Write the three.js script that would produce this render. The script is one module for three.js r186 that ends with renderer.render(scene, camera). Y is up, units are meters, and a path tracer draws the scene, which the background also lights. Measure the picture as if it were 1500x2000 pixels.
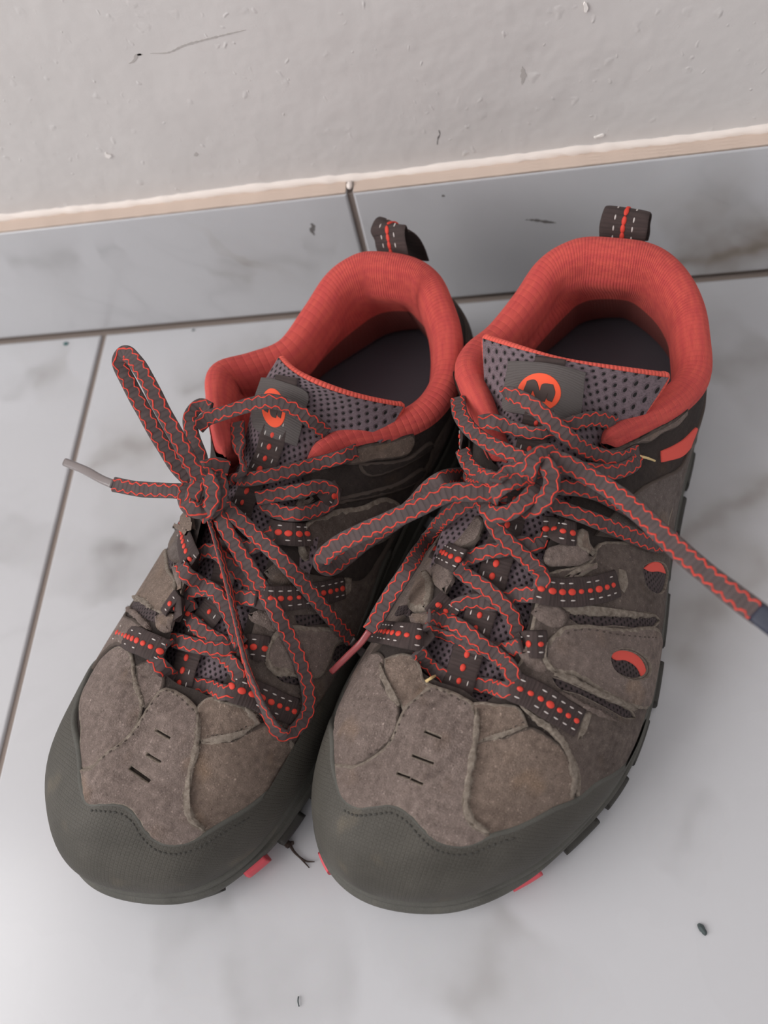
import * as THREE from 'three';
import { mergeGeometries } from 'three/addons/utils/BufferGeometryUtils.js';
import { ImprovedNoise } from 'three/addons/math/ImprovedNoise.js';
import { RectAreaLightUniformsLib } from 'three/addons/lights/RectAreaLightUniformsLib.js';
import { RoundedBoxGeometry } from 'three/addons/geometries/RoundedBoxGeometry.js';

// ---------------------------------------------------------------- camera, sky, exposure
const scene = new THREE.Scene();
const renderer = new THREE.WebGLRenderer({ antialias: true });
renderer.toneMapping = THREE.LinearToneMapping;
renderer.toneMappingExposure = 1.0;
renderer.shadowMap.enabled = true;
scene.background = new THREE.Color(0.91, 0.94, 0.98);
scene.backgroundIntensity = 1.3;
// daylight of the window in the left wall (opening x -1.35, y 0.35..2.1, z -0.22..1.25), pouring in through its whole opening
const WINDOW = { x: -1.35, z0: -0.22, z1: 1.25, y0: 0.35, y1: 2.1 };
RectAreaLightUniformsLib.init();
const daylight = new THREE.RectAreaLight(new THREE.Color(0.96, 0.94, 0.93), 5.1, WINDOW.z1 - WINDOW.z0 - 0.12, WINDOW.y1 - WINDOW.y0 - 0.12);
daylight.position.set(WINDOW.x + 0.005, (WINDOW.y0 + WINDOW.y1) / 2, (WINDOW.z0 + WINDOW.z1) / 2);
daylight.lookAt(2, daylight.position.y, daylight.position.z);
daylight.name = 'window_daylight'; scene.add(daylight);

const EYE = 0.35, FOCAL = 1600, rad = Math.PI / 180;
const [ca, sa] = [Math.cos(60.7618 * rad), Math.sin(60.7618 * rad)], [cb, sb] = [Math.cos(19.5714 * rad), Math.sin(19.5714 * rad)], [cc, sc] = [Math.cos(-19.9843 * rad), Math.sin(-19.9843 * rad)];
const ROW = [
  [cc * cb - sc * sa * sb, -sc * ca, cc * sb + sc * sa * cb],
  [sc * cb + cc * sa * sb, cc * ca, sc * sb - cc * sa * cb],
  [-ca * sb, sa, ca * cb],
];   // camera right, down, forward in a frame with x right, y down, z into the wall
const camera = new THREE.PerspectiveCamera(2 * Math.atan(1000 / FOCAL) / rad, 0.75, 0.01, 30);
{
  const m = new THREE.Matrix4().makeBasis(
    new THREE.Vector3(ROW[0][0], -ROW[0][1], -ROW[0][2]),
    new THREE.Vector3(-ROW[1][0], ROW[1][1], ROW[1][2]),
    new THREE.Vector3(-ROW[2][0], ROW[2][1], ROW[2][2]));
  camera.quaternion.setFromRotationMatrix(m);
  camera.position.set(0, EYE, 0);
  camera.focus = 0.315; camera.userData.fStop = 7;
  scene.add(camera); camera.updateMatrixWorld(true);
}

// ---------------------------------------------------------------- helpers
const V = (x, y, z) => new THREE.Vector3(x, y, z);
const lerp = (a, b, t) => a + (b - a) * t, clamp = (x, a, b) => Math.min(b, Math.max(a, x)), smooth = (a, b, x) => { const t = clamp((x - a) / (b - a), 0, 1); return t * t * (3 - 2 * t); };
function rng(seed) { let a = seed >>> 0; return () => { a = (a + 0x6d2b79f5) | 0; let t = Math.imul(a ^ (a >>> 15), 1 | a); t = (t + Math.imul(t ^ (t >>> 7), 61 | t)) ^ t; return ((t ^ (t >>> 14)) >>> 0) / 4294967296; }; }
const perlin = new ImprovedNoise(), noise = (x, y = 0, z = 0) => perlin.noise(x + 31.7, y + 17.3, z + 5.1);
function fbm(x, y, z = 0, n = 4) { let s = 0, a = 0.5; for (let i = 0; i < n; i++) { s += a * noise(x, y, z); x *= 2.03; y *= 2.03; z += 3.7; a *= 0.5; } return s; }
const used = {};
function numbered(name) { const k = used[name] = (used[name] ?? -1) + 1; return k ? name + '_' + String(k).padStart(3, '0') : name; }
function put(name, geometry, material, parent = scene) {
  const m = new THREE.Mesh(geometry, material);
  m.name = parent === scene ? numbered(name) : numberedIn(parent, name);
  m.castShadow = m.receiveShadow = true; parent.add(m); return m;
}
function numberedIn(parent, name) { const u = parent.userData.__n ??= {}; const k = u[name] = (u[name] ?? -1) + 1; return k ? name + '_' + String(k).padStart(3, '0') : name; }
function tag(o, label, category, group) { o.userData.label = label; if (category) o.userData.category = category; if (group) o.userData.group = group; return o; }
function structure(name, geometry, material) { const m = put(name, geometry, material); m.userData.kind = 'structure'; return m; }
function geom(pos, idx, uv, nor) {
  const g = new THREE.BufferGeometry();
  g.setAttribute('position', new THREE.Float32BufferAttribute(pos, 3));
  if (uv) g.setAttribute('uv', new THREE.Float32BufferAttribute(uv, 2));
  if (idx) g.setIndex(idx);
  if (nor) g.setAttribute('normal', new THREE.Float32BufferAttribute(nor, 3)); else g.computeVertexNormals();
  return g;
}
function merged(list) { return mergeGeometries(list.map((g) => { const n = g.index ? g.toNonIndexed() : g; for (const k of Object.keys(n.attributes)) if (!['position', 'normal', 'uv'].includes(k)) n.deleteAttribute(k); return n; })); }
// the photograph's camera, for reading off where a traced mark lies on a modelled surface
function toPixel(p) {
  const w = [p.x, EYE - p.y, -p.z], c = ROW.map((r) => r[0] * w[0] + r[1] * w[1] + r[2] * w[2]);
  return [c[0] / c[2] * FOCAL + 750, c[1] / c[2] * FOCAL + 1000, c[2]];
}
function rayOf(px, py) {
  const d = [(px - 750) / FOCAL, (py - 1000) / FOCAL, 1], w = [0, 1, 2].map((k) => ROW[0][k] * d[0] + ROW[1][k] * d[1] + ROW[2][k] * d[2]);
  return V(w[0], -w[1], -w[2]);
}
function atHeight(px, py, h) { const r = rayOf(px, py); return V(0, EYE, 0).addScaledVector(r, (h - EYE) / r.y); }
function atDepth(px, py, z) { const r = rayOf(px, py); return V(0, EYE, 0).addScaledVector(r, z / r.z); }

// ---------------------------------------------------------------- textures
function canvasTexture(w, h, draw, { srgb = true, repeat } = {}) {
  const c = document.createElement('canvas'); c.width = w; c.height = h;
  draw(c.getContext('2d'), w, h);
  const t = new THREE.CanvasTexture(c); t.wrapS = t.wrapT = THREE.RepeatWrapping;
  if (srgb) t.colorSpace = THREE.SRGBColorSpace;
  if (repeat) t.repeat.set(...repeat);
  return t;
}
function dataTexture(w, h, f, srgb = true) {
  const d = new Uint8Array(w * h * 4);
  for (let y = 0; y < h; y++) for (let x = 0; x < w; x++) { const c = f(x / w, y / h, x, y), i = (y * w + x) * 4; for (let k = 0; k < 3; k++) d[i + k] = clamp(Math.round(Array.isArray(c) ? c[k] : c), 0, 255); d[i + 3] = 255; }
  const t = new THREE.DataTexture(d, w, h); t.magFilter = THREE.LinearFilter; t.minFilter = THREE.LinearMipmapLinearFilter; t.generateMipmaps = true;
  t.wrapS = t.wrapT = THREE.RepeatWrapping; if (srgb) t.colorSpace = THREE.SRGBColorSpace; t.needsUpdate = true; return t;
}
const tile = (f) => (u, v) => lerp(lerp(f(u, v), f(u - 1, v), u), lerp(f(u, v - 1), f(u - 1, v - 1), u), v);   // seamless noise
function reps(t, x, y = x) { const c = t.clone(); c.repeat.set(x, y); c.needsUpdate = true; return c; }
// ---------------------------------------------------------------- setting
const WALL_Z = -0.3250, BASE_Z = -0.3155, BASE_H = 0.0800;
const plasterBump = dataTexture(1024, 1024, (() => {
  const r = rng(5), bumps = []; for (let i = 0; i < 1100; i++) bumps.push([r(), r(), 0.002 + r() * r() * 0.007, r() * r() * 0.6]);
  const grid = Array.from({ length: 32 * 32 }, () => []);
  for (const b of bumps) for (let dx = -1; dx <= 1; dx++) for (let dy = -1; dy <= 1; dy++) grid[((Math.floor(b[1] * 32) + dy + 32) % 32) * 32 + (Math.floor(b[0] * 32) + dx + 32) % 32].push(b);
  const f = tile((u, v) => 0.6 * fbm(u * 8, v * 8, 1, 4) + 0.14 * fbm(u * 40, v * 40, 2, 2));
  return (u, v) => {
    let s = 0; const wu = u + 0.006 * noise(u * 90, v * 90), wv = v + 0.006 * noise(u * 90, v * 90, 7); for (const [bx, by, br, ba] of grid[Math.floor(v * 32) * 32 + Math.floor(u * 32)]) { const d = Math.hypot(wu - bx, (wv - by) * 0.8) / br; if (d < 1) s += ba * (1 - d * d) ** 2; }
    return 110 + 180 * f(u, v) + 48 * s;
  };
})(), false);
const wallTint = dataTexture(512, 512, (() => { const f = tile((u, v) => fbm(u * 4, v * 4, 8, 4)); return (u, v) => { const k = f(u, v) * 16; return [208 + k, 203 + k, 200 + k]; }; })());
const M = {};
M.wall = new THREE.MeshStandardMaterial({ map: reps(wallTint, 1.6), bumpMap: reps(plasterBump, 3.2), bumpScale: 0.003, roughness: 0.62 });
M.room = new THREE.MeshStandardMaterial({ color: '#e2e3e5', roughness: 0.9 });
// glazed tile with marble print; veins belong to the print
function marble(w, h, sizeX, sizeY, seed, veins) {
  const f = (u, v, s, n) => fbm(u, v, s, n);
  return dataTexture(w, h, (u, v) => {
    const x = u * sizeX, y = v * sizeY;   // decimetres
    let k = 0.5 * f(x * 0.9, y * 0.9, seed, 4), warm = 0, dark = 0;
    const wx = x + 0.22 * f(x * 2.2, y * 2.2, seed + 4, 4), wy = y + 0.22 * f(x * 2.2, y * 2.2, seed + 9, 4);
    for (const [x0, y0, x1, y1, wid, amt, wm] of veins) {
      const dx = x1 - x0, dy = y1 - y0, L = Math.hypot(dx, dy), t = ((wx - x0) * dx + (wy - y0) * dy) / L / L, d = Math.abs((wx - x0) * dy - (wy - y0) * dx) / L;
      if (t > -0.1 && t < 1.1) { const e = smooth(-0.1, 0.12, t) * smooth(1.1, 0.85, t), q = (0.45 + 0.9 * (0.5 + f(x * 5, y * 5, seed + 2, 3))) * e; const a = amt * q * (0.5 * Math.exp(-d * d / wid / wid) + 0.4 * Math.exp(-d * d / (wid * wid * 16))); dark += a; warm += a * wm; }
    }
    const ridge = Math.pow(1 - Math.abs(f(x * 0.7 + 3, y * 1.1 + x * 0.6, seed + 20, 4)) * 2, 14) * smooth(-0.05, 0.3, f(x * 0.8, y * 0.8, seed + 30, 2));
    dark += ridge * 8;
    const b = 9 * k - dark;
    return [193 + b + warm * 0.25, 192 + b + warm * 0.05, 194 + b - warm * 0.2];
  });
}
{
  const JOINT = -0.2398, g = 0.0012;
  const onFloor = (x0, y0, x1, y1, ...r) => { const a = atHeight(x0, y0, 0), b = atHeight(x1, y1, 0); return [(a.x - JOINT) * 10, (a.z - BASE_Z) * 10, (b.x - JOINT) * 10, (b.z - BASE_Z) * 10, ...r]; };
  const vr = [[1520, 915, 1180, 1215, 0.05, 40, 0.5], [1500, 1070, 1290, 1290, 0.05, 30, 0.5], [1500, 660, 1390, 720, 0.09, 26, 0.4], [540, 690, 330, 770, 0.05, 36, 0.3], [620, 640, 420, 720, 0.05, 22, 0.3], [335, 845, 175, 900, 0.06, 34, 0.4], [260, 1040, 200, 1170, 0.09, 24, 0.2], [350, 1020, 190, 1080, 0.07, 22, 0.2],
    [1010, 1790, 880, 1990, 0.06, 24, 0.35], [460, 1760, 300, 1850, 0.1, 14, 0.2], [700, 1900, 450, 1960, 0.14, 14, 0.2], [1370, 1560, 1290, 1680, 0.03, 12, 0.2]].map((a) => onFloor(...a));
  const floorRight = new THREE.MeshPhysicalMaterial({ map: marble(1024, 1024, 6, 6, 3, vr), roughness: 0.24, clearcoat: 0.25, clearcoatRoughness: 0.18 });
  const vl = [[150, 690, 60, 740, 0.08, 18, 0.4], [60, 700, 20, 780, 0.05, 16, 0.2], [60, 1000, 0, 1100, 0.1, 14, 0.2]].map((a) => { const b = onFloor(...a); return [b[0] + 6, b[1], b[2] + 6, b[3], ...b.slice(4)]; });
  const floorLeft = new THREE.MeshPhysicalMaterial({ map: marble(512, 512, 6, 6, 11, vl), roughness: 0.24, clearcoat: 0.25, clearcoatRoughness: 0.18 });
  M.grout = new THREE.MeshStandardMaterial({ color: '#8d8078', roughness: 0.95, bumpMap: reps(plasterBump, 6), bumpScale: 0.0008 });
  // bevelled slab with uv 0..1 over its top face
  const slab = (w, d, h) => {
    const b = 0.0012, s = new THREE.Shape([[0, 0], [w, 0], [w, d], [0, d]].map(([x, y]) => new THREE.Vector2(clamp(x, b, w - b), clamp(y, b, d - b))));
    const e = new THREE.ExtrudeGeometry(s, { depth: h - 2 * b, bevelEnabled: true, bevelThickness: b, bevelSize: b, bevelSegments: 3 });
    e.translate(0, 0, b); const uv = e.attributes.uv, p = e.attributes.position;
    for (let i = 0; i < uv.count; i++) uv.setXY(i, p.getX(i) / w, p.getY(i) / d);
    return e;
  };
  const floor = new THREE.Group(); floor.name = 'floor'; floor.userData.kind = 'structure'; scene.add(floor);
  const bed = new THREE.BoxGeometry(4.6, 0.1, 3.8); bed.translate(0.4, -0.0516, 1.55);
  put('grout', bed, M.grout, floor);
  const T = 0.6 - 0.003;
  for (let i = -3; i <= 3; i++) for (let j = 0; j < 5; j++) {
    const e = slab(T, T, 0.012); e.rotateX(Math.PI / 2);
    const t = put('tile', e, i === -1 ? floorLeft : floorRight, floor);
    t.position.set(JOINT + 0.0015 + i * 0.6, 0, BASE_Z + 0.0022 + j * 0.6);
  }
  // wall with plaster, baseboard of cut tiles with a raw edge
  const W = new THREE.PlaneGeometry(4.6, 2.6, 1, 1); const wb = new THREE.BoxGeometry(4.6, 2.7, 0.12); wb.translate(0.4, 1.3, WALL_Z - 0.06);
  { const p = wb.attributes.position, uv = wb.attributes.uv; for (let i = 0; i < p.count; i++) uv.setXY(i, p.getX(i), p.getY(i)); }
  structure('wall_back', wb, M.wall);
  const bj = atDepth(683, 380, BASE_Z).x;
  const onBase = (x0, y0, x1, y1, ...r) => { const a = atDepth(x0, y0, BASE_Z), b = atDepth(x1, y1, BASE_Z); return [(a.x - bj) * 10, a.y * 10, (b.x - bj) * 10, b.y * 10, ...r]; };
  const baseTex = (seed, list, off) => marble(1024, 256, 6, 0.8, seed, list.map((a) => { const b = onBase(...a); return [b[0] + off, b[1], b[2] + off, b[3], ...b.slice(4)]; }));
  const bm = [new THREE.MeshPhysicalMaterial({ map: baseTex(41, [[0, 505, 160, 522, 0.05, 22, 0.2], [205, 512, 262, 503, 0.03, 16, 0.1], [420, 500, 620, 518, 0.05, 16, 0.3], [470, 505, 480, 495, 0.08, 12, 0.9], [590, 470, 660, 480, 0.04, 12, 0.2], [400, 535, 500, 540, 0.03, 12, 0.5]], 6), roughness: 0.22, clearcoat: 0.3, clearcoatRoughness: 0.12 }),
    new THREE.MeshPhysicalMaterial({ map: baseTex(53, [[1320, 520, 1510, 455, 0.1, 44, 0.7], [1320, 512, 1510, 485, 0.05, 30, 0.7], [1360, 500, 1420, 490, 0.1, 18, 0.8]], 0), roughness: 0.22, clearcoat: 0.3, clearcoatRoughness: 0.12 })];
  M.raw = new THREE.MeshStandardMaterial({ color: '#d8c3b4', roughness: 0.85, bumpMap: reps(plasterBump, 4), bumpScale: 0.0006 });
  const board = new THREE.Group(); board.name = 'baseboard_back'; board.userData.kind = 'structure'; scene.add(board);
  const gm = new THREE.BoxGeometry(4.6, 0.0785, 0.0075); gm.translate(0.4, 0.0393, WALL_Z + 0.0040); put('grout', gm, M.grout, board);
  for (let i = -3; i <= 3; i++) {
    const e = slab(T, BASE_H - 0.0016, 0.0082); e.translate(0, 0.0016, 0);
    const t = put('tile', e, bm[i < 0 ? (i + 4) % 2 ? 0 : 1 : i % 2 ? 0 : 1], board);
    t.position.set(bj + 0.0015 + i * 0.6, 0, BASE_Z - 0.0082); t.material = i === -1 ? bm[0] : i === 0 ? bm[1] : t.material;
    // unglazed cut edge on top and a rough line of filler against the wall
    const c = new RoundedBoxGeometry(T - 0.0006, 0.0012, 0.0088, 2, 0.0004); c.translate(T / 2, BASE_H + 0.0003, 0.0034); put('cut_edge', c, M.raw, t);
  }
  M.filler = new THREE.MeshStandardMaterial({ color: '#e9ded6', roughness: 0.8 });
  const P = [], I = [], r = rng(77), N = 900, K = 6;
  for (let i = 0; i <= N; i++) { const x = -1.3 + 3 * i / N, w = 0.0026 + 0.0020 * Math.abs(fbm(x * 60, 1, 0, 3)) + 0.0005 * noise(x * 600, 3), dy = 0.0012 * noise(x * 25, 9);
    for (let k = 0; k <= K; k++) { const a = Math.PI * k / K - Math.PI * 0.5; P.push(x, BASE_H + 0.0012 + dy + w * Math.sin(a) * 0.9, WALL_Z - 0.0004 + w * Math.cos(a) * (0.8 + 0.3 * noise(x * 300, k))); } }
  for (let i = 0; i < N; i++) for (let k = 0; k < K; k++) { const a = i * (K + 1) + k; I.push(a, a + 1, a + K + 1, a + 1, a + K + 2, a + K + 1); }
  put('filler_bead', geom(P, I), M.filler, board);
  const blob = new THREE.SphereGeometry(0.0015, 10, 8); blob.scale(1, 1, 1.6); blob.translate(bj, BASE_H + 0.0012, BASE_Z - 0.0045); put('filler_dab', blob, M.filler, board);
}
// the rest of the room: a wide window on the left lets the daylight in
{
  const wall = (name, parts) => structure(name, merged(parts.map(([w, h, d, x, y, z]) => { const b = new THREE.BoxGeometry(w, h, d); b.translate(x, y, z); return b; })), M.room);
  const XL = WINDOW.x, XR = 1.25, ZF = 2.0, H = 2.6;
  const [w0, w1, y0, y1] = [WINDOW.z0, WINDOW.z1, WINDOW.y0, WINDOW.y1];   // window opening in z and y
  wall('wall_left', [[0.12, H, w0 - WALL_Z + 0.1, XL - 0.06, H / 2, (w0 + WALL_Z - 0.1) / 2], [0.12, H, ZF - w1 + 0.1, XL - 0.06, H / 2, (w1 + ZF + 0.1) / 2], [0.12, y0, w1 - w0, XL - 0.06, y0 / 2, (w0 + w1) / 2], [0.12, H - y1, w1 - w0, XL - 0.06, (H + y1) / 2, (w0 + w1) / 2]]);
  wall('wall_right', [[0.12, H, 2.9, XR + 0.06, H / 2, 1.0]]);
  wall('wall_front', [[3.7, H, 0.12, 0.38, H / 2, ZF + 0.06]]);
  wall('ceiling', [[3.8, 0.12, 3.0, 0.38, H + 0.06, 1.0]]);
  const bar = (w, h, d, x, y, z) => { const b = new RoundedBoxGeometry(w, h, d, 2, 0.006); b.translate(x, y, z); return b; };
  const zc = (w0 + w1) / 2;
  M.frame = new THREE.MeshStandardMaterial({ color: '#e8e6e2', roughness: 0.5 });
  structure('window_1', merged([bar(0.06, 0.06, w1 - w0, XL - 0.06, y0 + 0.03, zc), bar(0.06, 0.06, w1 - w0, XL - 0.06, y1 - 0.03, zc), bar(0.06, y1 - y0, 0.06, XL - 0.06, (y0 + y1) / 2, w0 + 0.03), bar(0.06, y1 - y0, 0.06, XL - 0.06, (y0 + y1) / 2, w1 - 0.03), bar(0.06, y1 - y0, 0.05, XL - 0.06, (y0 + y1) / 2, zc)]), M.frame);
}
// ---------------------------------------------------------------- shoe surfaces (centimetres in the shoe's own frame: x to the right, y up, z from heel to toe)
// a closed curve through points that carry their own place on the round (0..21)
function loop(list, n = 21) {
  const P = list.map((a) => ({ t: a[0], p: a.slice(1) })), m = P.length, dim = P[0].p.length;
  const at = (i) => { const k = ((i % m) + m) % m, w = Math.floor(i / m); return { t: P[k].t + w * n, p: P[k].p }; };
  const tan = (i) => { const a = at(i - 1), b = at(i), c = at(i + 1); return b.p.map((_, k) => { const s0 = (b.p[k] - a.p[k]) / (b.t - a.t), s1 = (c.p[k] - b.p[k]) / (c.t - b.t); return (s0 * (c.t - b.t) + s1 * (b.t - a.t)) / (c.t - a.t); }); };
  const tans = P.map((_, i) => tan(i));
  return (u) => {
    u = ((u % n) + n) % n; let i = m - 1; while (i >= 0 && P[i].t > u) i--;
    const a = at(i), b = at(i + 1), h = b.t - a.t, s = (u - a.t) / h, ta = tans[((i % m) + m) % m], tb = tans[(i + 1 + m) % m];
    const h00 = 2 * s * s * s - 3 * s * s + 1, h10 = s * s * s - 2 * s * s + s, h01 = -2 * s * s * s + 3 * s * s, h11 = s * s * s - s * s;
    return a.p.map((_, k) => h00 * a.p[k] + h10 * h * ta[k] + h01 * b.p[k] + h11 * h * tb[k]);
  };
}
class Surface {   // eval(u, v) -> point in cm; keeps a grid for looking marks up
  constructor(u0, u1, v0, v1, nu, nv, f, metric, closed = false) { Object.assign(this, { u0, u1, v0, v1, nu, nv, f, metric, closed }); this.flip = 1; }
  at(u, v) { return this.f(u, v); }
  normal(u, v) {
    const e = 0.02, h = 0.004, vv = clamp(v, this.v0 + h, this.v1 - h), uu = this.closed ? u : clamp(u, this.u0 + e, this.u1 - e);
    const a = this.f(uu + e, vv).sub(this.f(uu - e, vv)), b = this.f(uu, vv + h).sub(this.f(uu, vv - h));
    return a.cross(b).normalize().multiplyScalar(this.flip);
  }
  grid(frame) {
    const { nu, nv } = this, G = [];
    for (let i = 0; i <= nu; i++) for (let j = 0; j <= nv; j++) { const u = lerp(this.u0, this.u1, i / nu), v = lerp(this.v0, this.v1, j / nv), p = this.f(u, v), w = frame.toWorld(p), q = toPixel(w); G.push({ u, v, x: q[0], y: q[1], d: q[2] }); }
    this.G = G; this.bins = new Map();
    for (let i = 0; i < nu; i++) for (let j = 0; j < nv; j++) {
      const q = [i * (nv + 1) + j, (i + 1) * (nv + 1) + j, (i + 1) * (nv + 1) + j + 1, i * (nv + 1) + j + 1];
      for (const t of [[q[0], q[1], q[2]], [q[0], q[2], q[3]]]) {
        const xs = t.map((k) => G[k].x), ys = t.map((k) => G[k].y);
        for (let bx = Math.floor(Math.min(...xs) / 32); bx <= Math.max(...xs) / 32; bx++) for (let by = Math.floor(Math.min(...ys) / 32); by <= Math.max(...ys) / 32; by++) { const k = bx * 1000 + by; if (!this.bins.has(k)) this.bins.set(k, []); this.bins.get(k).push(t); }
      }
    }
  }
  hit(px, py) {   // nearest place on the surface seen at a pixel
    let best = null;
    for (const t of this.bins.get(Math.floor(px / 32) * 1000 + Math.floor(py / 32)) ?? []) {
      const [a, b, c] = t.map((k) => this.G[k]), D = (b.y - c.y) * (a.x - c.x) + (c.x - b.x) * (a.y - c.y); if (Math.abs(D) < 1e-9) continue;
      const l = ((b.y - c.y) * (px - c.x) + (c.x - b.x) * (py - c.y)) / D, m = ((c.y - a.y) * (px - c.x) + (a.x - c.x) * (py - c.y)) / D, n = 1 - l - m;
      if (l < -1e-6 || m < -1e-6 || n < -1e-6) continue;
      const d = l * a.d + m * b.d + n * c.d; if (!best || d < best.d) best = { u: l * a.u + m * b.u + n * c.u, v: l * a.v + m * b.v + n * c.v, d };
    }
    return best;
  }
  find(px, py) {   // as hit, or the nearest edge point if the pixel lies beside it
    const h = this.hit(px, py); if (h) return h;
    let best = null, bd = 1e9; for (const g of this.G) { const d = (g.x - px) ** 2 + (g.y - py) ** 2 + g.d * 200; if (d < bd) { bd = d; best = g; } }
    return { u: best.u, v: best.v, d: best.d, missed: Math.sqrt(bd) };
  }
  mesh(offset = 0) {
    const pos = [], uv = [], idx = [], nor = [], { nu, nv } = this;
    for (let i = 0; i <= nu; i++) for (let j = 0; j <= nv; j++) { const u = lerp(this.u0, this.u1, i / nu), v = lerp(this.v0, this.v1, j / nv), n = this.normal(u, v), p = this.f(u, v).addScaledVector(n, offset); pos.push(p.x / 100, p.y / 100, p.z / 100); nor.push(n.x, n.y, n.z); const m = this.metric(u, v); uv.push(m[0] / 100, m[1] / 100); }
    for (let i = 0; i < nu; i++) for (let j = 0; j < nv; j++) { const a = i * (nv + 1) + j, b = a + nv + 1; this.flip > 0 ? idx.push(a, b, a + 1, b, b + 1, a + 1) : idx.push(a, a + 1, b, b, a + 1, b + 1); }
    return geom(pos, idx, uv, nor);
  }
}
// smooth closed or open curve in the plane, resampled at a step; corners kept where the turn is sharp
function smoothPath(pts, step, closed) {
  const n = pts.length, out = [], g = (i) => closed ? pts[(i + n) % n] : pts[clamp(i, 0, n - 1)];
  const corner = pts.map((p, i) => { const a = g(i - 1), b = g(i + 1), d1 = [p[0] - a[0], p[1] - a[1]], d2 = [b[0] - p[0], b[1] - p[1]], c = (d1[0] * d2[0] + d1[1] * d2[1]) / (Math.hypot(...d1) * Math.hypot(...d2) + 1e-9); return c < 0.25; });
  for (let i = 0; i < (closed ? n : n - 1); i++) {
    const p0 = g(i - 1), p1 = g(i), p2 = g(i + 1), p3 = g(i + 2), L = Math.hypot(p2[0] - p1[0], p2[1] - p1[1]), m = Math.max(1, Math.ceil(L / step));
    const l0 = Math.hypot(p1[0] - p0[0], p1[1] - p0[1]) || L, l2 = Math.hypot(p3[0] - p2[0], p3[1] - p2[1]) || L;
    const T = (a, b, c, la, lb, cor, fwd) => [0, 1].map((k) => cor ? (p2[k] - p1[k]) : ((b[k] - a[k]) / la * lb + (c[k] - b[k]) / lb * la) / (la + lb) * L);
    const t1 = T(p0, p1, p2, l0, L, corner[(i + n) % n]), t2 = T(p1, p2, p3, L, l2, corner[(i + 1) % n]);
    for (let k = 0; k < m; k++) { const s = k / m, h00 = 2 * s ** 3 - 3 * s * s + 1, h10 = s ** 3 - 2 * s * s + s, h01 = -2 * s ** 3 + 3 * s * s, h11 = s ** 3 - s * s; out.push([0, 1].map((q) => h00 * p1[q] + h10 * t1[q] + h01 * p2[q] + h11 * t2[q])); }
  }
  if (!closed) out.push(pts[n - 1].slice(0, 2));
  return out;
}
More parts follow.
